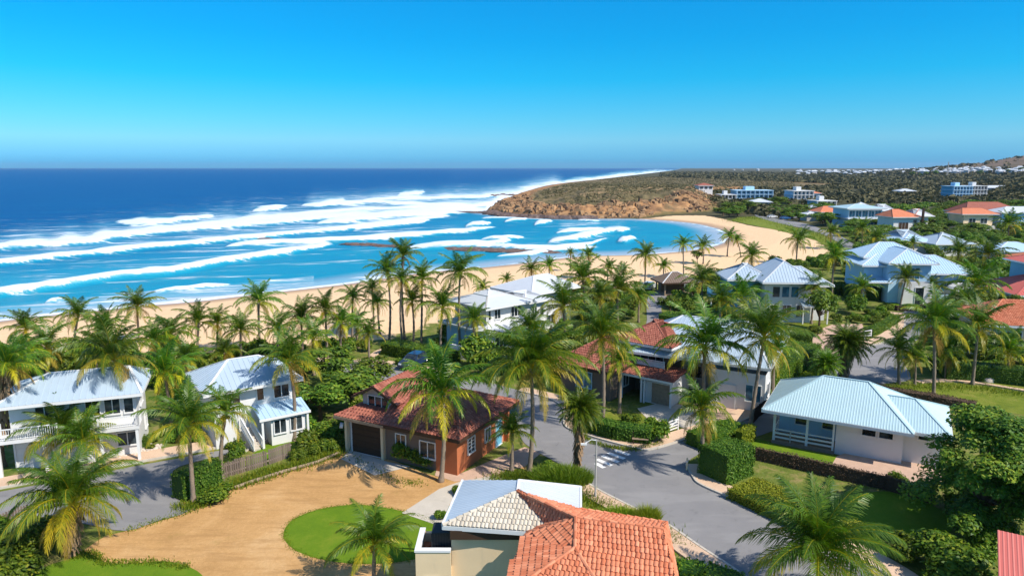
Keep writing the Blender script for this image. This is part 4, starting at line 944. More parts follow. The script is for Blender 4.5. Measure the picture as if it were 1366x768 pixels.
# ======== foreground house, half pale half orange roof
FL=G3(590,700,5.5); FR=G3(704,708,5.5); BL=G3(617,640,5.5); BR=G3(775,649,5.5); RR=G3(775,679,5.5)
O=(FL[0],FL[1],0); h=House('villa','cream house in the foreground whose roof is half pale sheet and half orange clay tile','house',O,0)
lc=lambda p:(p[0]-O[0],p[1]-O[1],p[2])
Pk=lc(G3(690,655,6.4)); Tk=lc(G3(692,640,6.4)); FLl,FRl,BLl,BRl,RRl=map(lc,(FL,FR,BL,BR,RR))
Md=lc(G3(727,682,6.3)); R1=lc(G3(768,690,6.6)); R2=lc(G3(884,705,6.6)); BE=lc(G3(889,697,5.5)); AP=lc(G3(767,731,6.1)); 
EL=lc(G3(668,775,5.4)); ER=lc(G3(905,790,5.4)); EM=lc(G3(818,790,5.5)); FB=lc(G3(700,711,5.46))
Md0=Md
def onplane(a,b,c,p):
    a,b,c=map(Vector,(a,b,c)); n=(b-a).cross(c-a); z=a.z-(n.x*(p[0]-a.x)+n.y*(p[1]-a.y))/n.z; return (p[0],p[1],z)
def rayplane(px_,py_,a,b,c):
    a,b,c=[Vector(lw) for lw in (a,b,c)]; n=(b-a).cross(c-a); g=lc(G3(px_,py_,0)); q=Vector((-O[0],-O[1],H)); d=Vector(g)-q; t_=n.dot(a-q)/n.dot(d); return tuple(q+d*t_)
EM=rayplane(822,815,R1,R2,AP); ER=rayplane(912,815,R1,R2,AP); EL=lc(G3(662,800,5.25))
Md=onplane(FLl,FRl,Pk,Md)
h.roof([[FLl,Pk,Tk,BLl]],M_rgrey,'corrugated',[(FLl,BLl)],M_trim,capr=.05,name='sheet_roof')
h.roof([[Tk,BRl,RRl,Pk]],M_rwhite,'corrugated',[(BRl,RRl),(Tk,BRl),(Pk,Tk)],M_trim,capr=.05,name='sheet_roof')
h.roof([[FLl,FRl,Md,Pk]],M_tcream,'tile',[(FLl,Pk)],M_tcream,True,capr=.075)
rr=h.roof([[Pk,Md,R1],[FRl,FB,Md],[FB,R1,Md],[R1,Pk,RRl],[RRl,BE,R2,R1],[FB,AP,R1],[FB,EL,AP],[AP,EL,EM],[R1,AP,EM,ER,R2],[R2,BE,ER]],M_torange,'tile',[(Pk,R1),(R1,R2),(R1,AP),(AP,EM),(AP,EL),(RRl,BE),(BE,ER)],M_torange,True,capr=.085)
mb=MB()
for a,b2 in ((FLl,FRl),(FLl,BLl),(BLl,BRl),(BE,ER),(RRl,BE)): mb.bar(Vector(a)+Vector((0,0,-.12)),Vector(b2)+Vector((0,0,-.12)),.07,.2)
link('fascia',mb,M_trim,h.root)
# walls under the roof outline
ins=lambda p,q,r_=.45: (p[0]+(q[0]-p[0])*r_/math.hypot(q[0]-p[0],q[1]-p[1]+1e-9),p[1]+(q[1]-p[1])*r_/math.hypot(q[0]-p[0],q[1]-p[1]+1e-9))
cA=((FLl[0]+BRl[0])/2,(FLl[1]+BRl[1])/2)
wA=[ins(p,cA) for p in (FLl,FRl,(RRl[0]-.1,FRl[1]+.1),BRl,BLl)]
wB=[(FRl[0]-.05,EL[1]+.3),(ER[0]-.6,ER[1]+.3),(BE[0]-.5,BE[1]-.5),(RRl[0],RRl[1]-.5),(FRl[0]+.1,FRl[1]+.4)]
mb=MB(); mb.prism(wA,0,5.38); mb.prism(wB,0,5.05); link('wall',mb,M_cream,h.root); EXC.append([(x+O[0],y+O[1]) for x,y in wA+[]]); EXC.append([(x+O[0],y+O[1]) for x,y in wB])
mb=MB(); a=wA[0]; b2=wA[1]; mb.box(a[0]-.02,b2[0],min(a[1],b2[1])-.06,min(a[1],b2[1])-.03,4.85,5.3); link('frieze',mb,M_darkbrown,h.root)
TL=lc(G3(554,736,4.2)); TR=lc(G3(601,739,4.2)); tb=FLl[1]+1.8
mb=MB(); x0,x1=TL[0],wA[0][0]-.004; y0=min(TL[1],wA[0][1])-.0; y1=y0+2.1
mb.box(x0,x1+.0,y0,y0+.2,0,4.2); mb.box(x0,x0+.2,y0+.2,y1,0,4.2); mb.box(x0+.2,x1,y0+.2,y1,0,3.3); mb.box(x0+.2,x1,y1-.2,y1,3.3,4.1); link('terrace_wall',mb,M_cream,h.root)
EXC.append([(x0+O[0],y0+O[1]),(x1+O[0],y0+O[1]),(x1+O[0],y1+O[1]),(x0+O[0],y1+O[1])])
mb=MB(); mb.box(x0-.04,x1,y0-.04,y0+.24,4.2,4.3); mb.box(x0-.04,x0+.24,y0+.24,y1,4.2,4.3); link('parapet_cap',mb,M_trim,h.root)
mb=MB(); mb.box(x1-.95,x1-.03,y0+.5,y0+1.5,3.3,4.9)
for k in range(7): mb.box(x1-.97+k*.13,x1-.93+k*.13,y0+.47,y0+.5,3.35,4.85)
link('louvred_cabinet',mb,M_black,h.root)
h.window(x0+.75,y0,2.1,.65,.75,mull=0,bars=3); h.window(wA[0][0]+2.2,min(wA[0][1],wA[1][1])+.0,1.2,1.0,1.0)
mb=MB(); mb.tube([(x0+.35,y1-.6,3.3),(x0+.35,y1-.6,3.75)],[.18,.24],10); link('terrace_pot',mb,M_orange,h.root)
# ======== red-tiled cottage with porch and drive
h=House('cottage','taupe cottage with red tile roof, white porch and small brown garage beside the corner hedge','house',(4.9,66.6),-38)
h.block(0,5.6,0,7.6,0,3.0,M_brown); h.hip(-.6,6.1,-.7,8.6,3.05,2.1,M_tred,'tile',capmat=M_tred,tile=True,axis='y',in0=3,in1=3,fmat=M_darkbrown)
h.window(2.7,0,.9,1.7,1.5,mull=1,glass=M_bglass,frame=M_bluewall); h.window(5.6,3,.9,1.0,1.2,'r')
h.block(5.0,9.2,5.0,10.6,0,5.0,M_brown,'upper_wall'); h.hip(3.4,9.9,3.9,11.4,5.05,1.7,M_tred,'tile',capmat=M_tred,tile=True,fmat=M_trim)
h.window(9.2,6.6,3.2,1.3,1.2,'r',mull=2); h.slab(5.6,9.3,3.9,5.0,2.75,2.9,M_trim); h.railing([(5.7,3.95),(9.2,3.95)],2.9,.7); h.window(7.4,5.0,3.15,2.4,1.3,'f',mull=2); h.block(5.65,9.25,3.97,4.0,2.92,3.5,M_white,'balcony_panel')
h.shed(5.62,11.2,1.6,4.9,2.55,3.05,M_tred,'tile'); h.posts([(5.9,1.75),(8.0,1.75),(11.0,1.75)],0,2.5,.08)
h.block(8.2,10.9,2.2,6.0,0,2.5,M_white,'garage_wall'); h.door(9.8,2.2,.02,1.9,2.0,mat=M_wood,panels=5,name='garage_door'); h.door(8.55,2.2,.02,.5,2.0,mat=M_white); h.posts([(8.3,1.75)],0,2.5,.07)
h.window(6.8,5.0,.9,1.1,1.1)
# ======== long pale-blue metal roof house behind the cottage
h=House('hall_house','long low house with pale grey-blue ribbed metal roof rising behind the red cottage','house',(13.2,69.5),-28)
h.block(0,12.5,0,8.5,0,4.2,M_grey); h.hip(-.9,13.4,-4.2,9.4,4.3,2.6,M_rgrey,'metal',in0=4.6,in1=3.2)
h.block(8.2,13.0,-4.0,-.02,0,3.6,M_white,'side_wing'); h.window(12.0,-4.0,1.0,1.3,1.5,glass=M_bglass); h.door(9.6,-4.0,.02,1.6,2.2,mat=M_trim); h.window(2.6,0,1.3,1.4,1.2); h.window(5.8,0,1.3,1.4,1.2); h.window(13.0,-2.2,1.2,1.2,1.2,'r')
# ======== turquoise bungalow on the right
h=House('bungalow','white bungalow with big turquoise metal hip roof and white railed porch on the right','house',(19.9,52.6),-30)
h.block(5.35,9.9,1.2,8.0,0,3.0,M_white); h.block(.9,5.34,3.3,8.0,0,3.0,M_bluewall,'porch_wall')
h.block(9.91,12.3,1.9,7.6,0,3.0,M_white,'wing_wall')
h.hip(0,10.5,0,9.0,3.05,2.15,M_rteal,'corrugated',in0=3.9,in1=3.3,capmat=M_rteal,fmat=M_trim)
h.hip(8.6,12.9,.75,8.4,2.98,1.35,M_rteal,'corrugated',in0=.0,in1=2.4,capmat=M_rteal,fmat=M_trim)
h.slab(.7,5.34,1.0,3.3,0,.28,M_wood,'porch_deck'); h.posts([(.85,1.1),(3.3,1.1)],.28,2.9,.09); h.posts([(5.2,1.1)],.28,2.9,.07)
h.railing([(.85,1.1),(2.1,1.1),(3.3,1.1),(5.2,1.1)],.28,.95,style='rails'); h.railing([(.85,3.2),(.85,1.1)],.28,.95,style='rails')
h.window(7.6,1.2,1.95,.9,.55,mull=0); h.window(8.75,1.2,1.95,.9,.55,mull=0); h.window(2.6,3.3,1.2,.9,1.0,mull=0); h.window(4.6,3.3,1.2,.8,1.0,mull=0); h.window(12.3,4,1.2,1.2,1,'r'); h.window(11.2,1.9,2.1,.7,.5,mull=0)
# ======== white modern two-storey villa
h=House('modern_villa','white modern two-storey villa with stacked flat hip roofs between palms near the beach','house',(-2.7,78.4),42)
h.block(0,7.6,0,8.2,0,3.1,M_white); h.block(.9,7.2,1.5,7.6,3.12,5.7,M_white,'upper_wall')
h.block(-.03,-.004,.05,8.1,0,3.0,M_bluewall,'side_panel',skip='')
h.hip(-.7,8.0,-.8,9.0,3.15,.7,M_rwhite,'flat',in0=4.2,in1=3.6,fmat=M_trim); h.hip(.1,8.0,.6,8.6,5.75,1.15,M_rwhite,'flat',in0=3.7,in1=3.3,fmat=M_trim,capmat=M_grey)
h.hip(2.6,5.2,3.2,6.0,6.62,.5,M_rwhite,'flat',fmat=M_trim)
h.window(1.35,1.5,4.1,.35,1.1,mull=0); h.window(2.6,1.5,4.1,.9,1.1,mull=1); h.window(.9,3,4.1,.8,1.0,'l'); h.window(2.2,0,1.0,2.4,1.4,mull=3); h.window(5.6,0,1.0,2.0,1.4,mull=2); h.window(-.03,2.2,1.0,.5,1.6,'l',mull=0); h.window(5.6,1.5,4.0,1.6,1.2,mull=2)
h.block(7.62,11.4,2.2,8.0,0,5.3,M_white,'side_wing'); h.hip(7.2,12.0,1.6,8.7,5.35,.8,M_rwhite,'flat',fmat=M_trim); h.window(9.4,2.2,3.3,.8,1.3); h.window(10.8,2.2,3.3,.5,1.3,mull=0); h.window(9.4,2.2,.8,1.6,1.3,mull=2); h.door(10.9,2.2,.02,.7,2.1,mat=M_glass)
mb=MB(); sp=spline([(-3.2,3.2,0),(-2.4,1.2,0),(-1.6,-.2,0),(-.2,-1.4,0),(.8,-1.8,0)],5)
for i in range(len(sp)-1): z=1.7-.9*i/(len(sp)-1); mb.bar((sp[i][0],sp[i][1],z/2),(sp[i+1][0],sp[i+1][1],z/2),.25,z)
link('curved_garden_wall',mb,M_trim,h.root)
# ======== second white-roofed villa behind it
h=House('beach_villa','low white-roofed villa behind the modern white villa, against the sand','house',(2.6,90.6),44)
h.block(0,8.0,0,6.4,0,5.4,M_grey); h.hip(-.9,8.9,-.9,7.2,5.5,1.6,M_rwhite,'flat',in0=4.6,in1=2.4,fmat=M_trim); h.block(1.0,4.6,-.9,-.02,0,3.4,M_white,'front_bay'); h.window(2.8,-.9,1,1.6,1.3); h.window(6.2,0,3.4,1.6,1.2); h.window(2.4,0,3.7,1.2,1.0)
# ======== blue-roofed white house, right of centre
h=House('blue_roof_house','white two-storey house with pale blue roof and dark blue side balcony beyond the beach street','house',(36.2,97.5),-3)
h.block(0,6.6,0,8,0,6.0,M_white); h.hip(-.8,6.9,-1.4,8.8,6.05,2.6,M_rgrey,'metal',in0=3.2,in1=3.3,axis='y')
h.block(-4.4,-.02,2.2,8,0,5.8,M_tealwall,'west_wing'); h.hip(-5.0,1.8,1.4,9.0,5.95,1.9,M_rgrey,'metal')
h.block(6.62,9.2,1.6,8,0,5.2,M_white,'east_wing'); h.hip(4.4,10.0,.8,8.9,5.3,2.2,M_rgrey,'metal',in0=.1,in1=3.5)
for xx in (1.6,2.9,4.2): h.window(xx,0,3.7,1.0,1.5,mull=0,glass=M_bglass if xx>2 else M_glass)
for xx in (1.4,3.2,5.2): h.window(xx,0,.8,1.2,1.7,mull=1)
h.slab(-7.0,-4.2,2.4,5.0,3.0,3.2,M_trim); h.railing([(-4.3,2.45),(-6.95,2.45),(-6.95,5)],3.2,.95,mat=M_tealwall); h.posts([(-6.9,2.5),(-6.9,4.9)],0,3,.08); h.window(-2.6,2.2,3.6,1.6,1.4,glass=M_bglass)
h.shed(5.0,8.8,-1.2,-.02,2.6,3.1,M_rgrey); h.posts([(5.2,-1.1),(8.6,-1.1)],0,2.5,.08)
# ======== light-blue villa
h=House('blue_villa','large light-blue villa with several hipped roofs and a white shell canopy','house',(61.8,112.0),-4)
h.block(0,6.5,0,10,0,6.6,M_bluewall); h.hip(-.7,7.2,-1.0,9,6.65,2.1,M_rlight,'metal',in0=2.6,in1=3.2,axis='y')
h.block(-3.0,-.02,2.5,10,0,6.0,M_bluewall,'west_wing'); h.hip(-3.9,2.0,1.2,11,6.0,1.9,M_rlight,'metal',in1=.6)
h.block(6.52,13.6,1.8,9.6,0,4.7,M_bluewall,'east_wing'); h.hip(4.8,14.7,.8,10.6,4.8,2.5,M_rlight,'metal',in0=1.0)
h.hip(-2.6,8.2,4,12.5,7.0,2.2,M_rlight,'metal')
h.shed(-3.8,.4,-.6,2.4,3.5,4.0,M_rlight); h.window(3.2,0,4.0,3.0,1.8,mull=3,glass=M_bglass); h.block(1.6,6.2,-1.6,-.02,0,3.6,M_white,'entrance_bay'); h.door(4.2,-1.6,.02,1.3,2.8,mat=M_glass); h.window(10.5,1.8,1.6,2.6,1.8,mull=2,glass=M_bglass); h.window(-1.5,2.5,1.0,1.8,1.6,glass=M_bglass); h.window(12.6,1.8,1.6,1.0,1.8,glass=M_bglass)
mb=MB()
for k in range(12):
    a0=math.pi*k/12;a1=math.pi*(k+1)/12
    for j in range(4):
        e0=j*.36;e1=(j+1)*.36
        f=lambda a,e:(12.2-math.cos(a)*3.0*math.cos(e*.9),-.4-math.sin(a)*2.4*math.cos(e*.9)+1.2,1.7+math.sin(e)*1.7)
        mb.face([f(a0,e0),f(a1,e0),f(a1,e1),f(a0,e1)])
link('shell_canopy',mb,M_trim,h.root)
h.posts([(9.4,.6),(14.6,.6),(12.2,-1.1)],0,1.8,.08)
# ======== right edge houses
h=House('red_roof_house','yellow-walled house with bright red tile roof and white terrace at the right edge','house',(57.6,82.0),-12)
h.block(0,9,0,8,0,3.3,M_cream); h.hip(-.9,9.8,-.9,8.8,3.35,2.3,M_torange,'tile',in0=4,in1=4,capmat=M_torange,tile=True); h.slab(-2.2,9,-3,0,0,.7,M_trim,'terrace'); h.window(3,0,1.1,1.8,1.3); h.window(6.5,0,1.1,1.8,1.3); h.railing([(-2.2,-2.9),(9,-2.9)],.7,.5,style='rails')
h=House('pink_roof_house','two-storey pale blue house with faded pink-red roof at the right edge','house',(77.5,102.0),-6)
h.block(0,9,0,8,0,4.6,M_bluewall); h.hip(-3.2,10,-2.6,9,3.5,2.6,M_rpink,'metal',capmat=M_rpink); h.block(1.5,8,2,8,4.6,7.6,M_tealwall,'upper_wall'); h.hip(.6,9,1.2,8.6,7.65,1.4,M_rpink,'metal',capmat=M_rpink); h.window(4,2,5.4,2,1.3,mull=2); h.window(3,0,1,2,1.4)
h=House('terracotta_house','small house with flat terracotta roof beside a white-roofed neighbour at the right edge','house',(98,131),-6)
h.block(0,10,0,8,0,4.2,M_white); h.hip(-.8,10.8,-.8,8.8,4.25,1.6,M_torange,'flat',capmat=M_torange); h.window(3,0,1.4,2,1.4)
h=House('white_roof_house','low white house with bluish roof at the right edge beyond the terracotta roof','house',(106,150),-6)
h.block(0,10,0,8,0,4.0,M_white); h.hip(-.8,10.8,-.8,8.8,4.05,1.6,M_rlight,'flat'); h.window(3,0,1.4,2,1.4)
# grey-blue low roof complex
h=House('low_hall','wide low building with pale grey-blue roofs just above the light-blue villa','house',(100,176),4)
h.block(0,8,0,8,0,3.2,M_white); h.hip(-.8,8.8,-.8,8.8,3.3,1.6,M_rlight,'flat'); h.block(6,15,-4,6,0,3.0,M_white,'front_wing'); h.hip(5.2,16,-4.8,6.8,3.1,2.4,M_rgrey,'flat'); h.window(9,-4,1,2,1.2,mull=2); h.window(13,-4,1,2,1.2,mull=2); h.hip(1.5,7,3,12,4.2,1.5,M_rgrey,'flat')
# orange-roofed white house with chimney
h=House('orange_roof_house','white house with bright orange hipped roof and tall dark chimney in the middle distance','house',(130,236),5)
h.block(0,9,0,9,0,5.6,M_white); h.block(9.02,14.5,3,10,0,5.8,M_white,'east_wing'); h.hip(-1,10,-1,10,5.7,2.4,M_torange,'flat',in0=3,capmat=M_torange); h.hip(8,15.5,1,11,5.9,2.2,M_rwhite,'flat',capmat=M_torange); mb=MB(); mb.box(9.1,9.7,-1.6,-1.0,0,8.8); link('chimney',mb,M_darkbrown,h.root)
h.window(3.6,0,1.2,3.4,2.6,mull=2,glass=M_darkbrown); h.window(12.5,3,3,2,1.4); h.window(7.6,0,3.6,1.2,1.1)
h=House('glass_block','two-storey teal and white building with flat pale roof left of the orange-roofed house','house',(125,258),4)
h.block(0,13,0,11,0,7.0,M_bluewall); mb=MB(); 
for z in (3.4,6.9): mb.box(-.9,13.9,-1.6,11.6,z,z+.35)
link('floor_slab',mb,M_trim,h.root)
for z in (.6,4.1):
    for k in range(5): h.window(1.4+k*2.5,0,z,2.1,2.3,mull=1,glass=M_bglass)
h.hip(-1.5,14,-1.6,12,7.4,1.3,M_rteal,'flat'); h.hip(6,10,4,8,8.3,1.0,M_rwhite,'flat'); h.block(14.1,19,3,11,0,6.2,M_white,'east_wing'); h.hip(13.4,20,2,12,6.3,2.2,M_rwhite,'flat'); h.window(16.5,3,2,2.4,2)
h=House('domed_house','pale house with rust-orange hipped roof left of the teal glazed building','house',(127,285),3)
h.block(0,10.5,0,9,0,4.2,M_white); h.hip(-1,11.5,-1,10,4.3,2.2,M_torange,'flat',in0=4,capmat=M_torange); h.block(-5,-.02,2,8,0,3.2,M_grey,'side_wing'); h.hip(-5.6,.6,1.4,8.6,3.3,1.0,M_rwhite,'flat'); 
for k in range(3): h.window(2+k*3.2,0,1.6,1.8,1.6)
h=House('terracotta_villa','house with broad rust-brown tiled roof half hidden behind trees right of the white gable','house',(172,262),0)
h.block(0,20,0,12,0,5.5,M_cream); h.hip(-1.5,22,-1,13,5.6,3.6,M_tred,'flat',in0=5,capmat=M_tred); h.window(4,0,2,2.4,1.8); h.window(10,0,2,2.4,1.8)
h=House('orange_flat_house','two-storey house with flat-topped orange roof left of a white house in the distance','house',(155,238),0)
h.block(0,10,0,8,0,6.5,M_cream); h.hip(-1.2,11.5,-1,9,6.6,1.8,M_torange,'flat',in0=3,in1=3,capmat=M_torange); h.slab(-1,10,-2.5,-.02,0,2.6,M_white,'terrace'); h.window(3,0,3.4,2.2,1.6); h.window(7,0,3.4,2.2,1.6)
h=House('white_block_house','white two-storey house with white hip roof right of the flat orange roof in the distance','house',(168,238),0)
h.block(0,15,0,8,0,7,M_bluewall); h.hip(-1,16,-1,9,7.1,1.8,M_rwhite,'flat'); 
for k in range(4):
    h.window(2.2+k*3.5,0,4,2.2,1.7,mull=2,glass=M_bglass); h.window(2.2+k*3.5,0,.8,2.2,1.9,mull=2)
# hotels
def hotel(label,O,yaw,w_,dp,fl,wall,slabm,glass,bays,fh=2.4):
    h=House('apartment_block',label,'apartment block',O,yaw); h.block(0,w_,0,dp,0,fl*fh,wall)
    for i in range(fl+1):
        h.slab(-.5,w_+.5,-1.8,dp+.3,i*fh-.15 if i else 0,i*fh+.18,slabm,'floor_slab')
    for i in range(fl):
        for k in range(bays): h.window(w_*(k+.5)/bays,0,i*fh+.45,w_/bays*.72,fh*.62,mull=1,glass=glass)
    mb=MB()
    for k in range(bays+1): x=w_*k/bays; mb.box(x-.12,x+.12,-1.7,-.02,.2,fl*fh-.2)
    link('balcony_divider',mb,slabm,h.root)
    h.block(w_*.3,w_*.55,dp*.3,dp*.7,fl*fh+.2,fl*fh+2.4,slabm,'rooftop_room',skip=''); return h
hotel('wide teal and white apartment block with flat roof above the end of the beach',(139,432),0,22,12,3,M_tealwall,M_bluewall,M_bglass,8)
hotel('low pale annex joined to the left of the teal apartment block',(128,428),0,9,9,2,M_cream,M_white,M_glass,4)
hotel('small teal apartment block with an orange-roofed neighbour behind the coast road',(167,415),4,12,11,3,M_bluewall,M_white,M_bglass,5)
hotel('low dark-glazed shop building beside the coast road car park',(155,355),4,10,9,2,M_tealwall,M_white,M_glass,4)
hotel('deep blue apartment block in the woods on the right, joined to white balconies',(287,455),0,12,12,4,M_tealwall,M_bluewall,M_bglass,6)
hotel('white striped apartment block in the woods on the right, joined to a deep blue one',(300,457),-4,9.5,12,4,M_grey,M_white,M_glass,5)
for (x,y,wd,hh,rm,lb) in ((178,440,16,5,M_torange,'building with rust-orange roof behind the small teal apartment block'),(128,372,10,4,M_rwhite,'low white-roofed shed below the teal apartment block'),(121,452,9,4,M_tred,'small red-roofed house on the green slope behind the headland'),(142,330,9,3.5,M_rwhite,'flat white kiosk roof beside the coast road'),(150,318,8,3.2,M_rgrey,'small white pavilion in the trees left of the rust-orange roof'),(335,430,20,5,M_rwhite,'white hillside building among trees at the right edge'),(352,520,26,5,M_rwhite,'long white hillside building at the right edge, highest on the slope'),(300,540,12,4,M_rwhite,'small white building left of the hillside pair')):
    zz=float(hfun(np.array([float(x)]),np.array([float(y)]))[0][0]); h=House('distant_building',lb,'house',(x,y,zz-.5),rnd.uniform(-10,10)); h.block(0,wd,0,9,-2,hh,M_white); h.hip(-.8,wd+.8,-.8,9.8,hh+.05,1.6,rm,'flat',capmat=rm)
    for k in range(int(wd/3)): h.window(1.6+k*3,0,hh*.45,1.8,1.5)
# red corner roof, bottom right
h=House('shed','red ribbed metal roof of a small building cut by the bottom right corner','shed',(23.2,32.9),-32)
c0=G3(1329,772,3.0); 
h.root.location=(c0[0],c0[1]-.2,0); h.block(.3,6,.4,4,0,2.8,M_wood); h.roof([[(0,0,2.9),(6.5,-.0,2.9),(6.5,3.4,4.0),(0,3.4,4.0)]],M_rpink,'corrugated')
# beach pavilion (dark roof on the sand)
h=House('beach_pavilion','dark-roofed open beach pavilion at the edge of the sand behind a slim palm','pavilion',(26.5,118),10)
h.posts([(0,0),(5,0),(0,4),(5,4)],-.3,2.4,.1,M_wood); h.hip(-.8,5.8,-.8,4.8,2.4,1.5,M_brown,'metal',capmat=M_trim,fmat=M_darkbrown); h.slab(0,5,0,4,-.2,.2,M_wood,'floor_deck'); h.block(.3,4.7,2.6,3.9,.2,2.0,M_brown,'counter_wall')
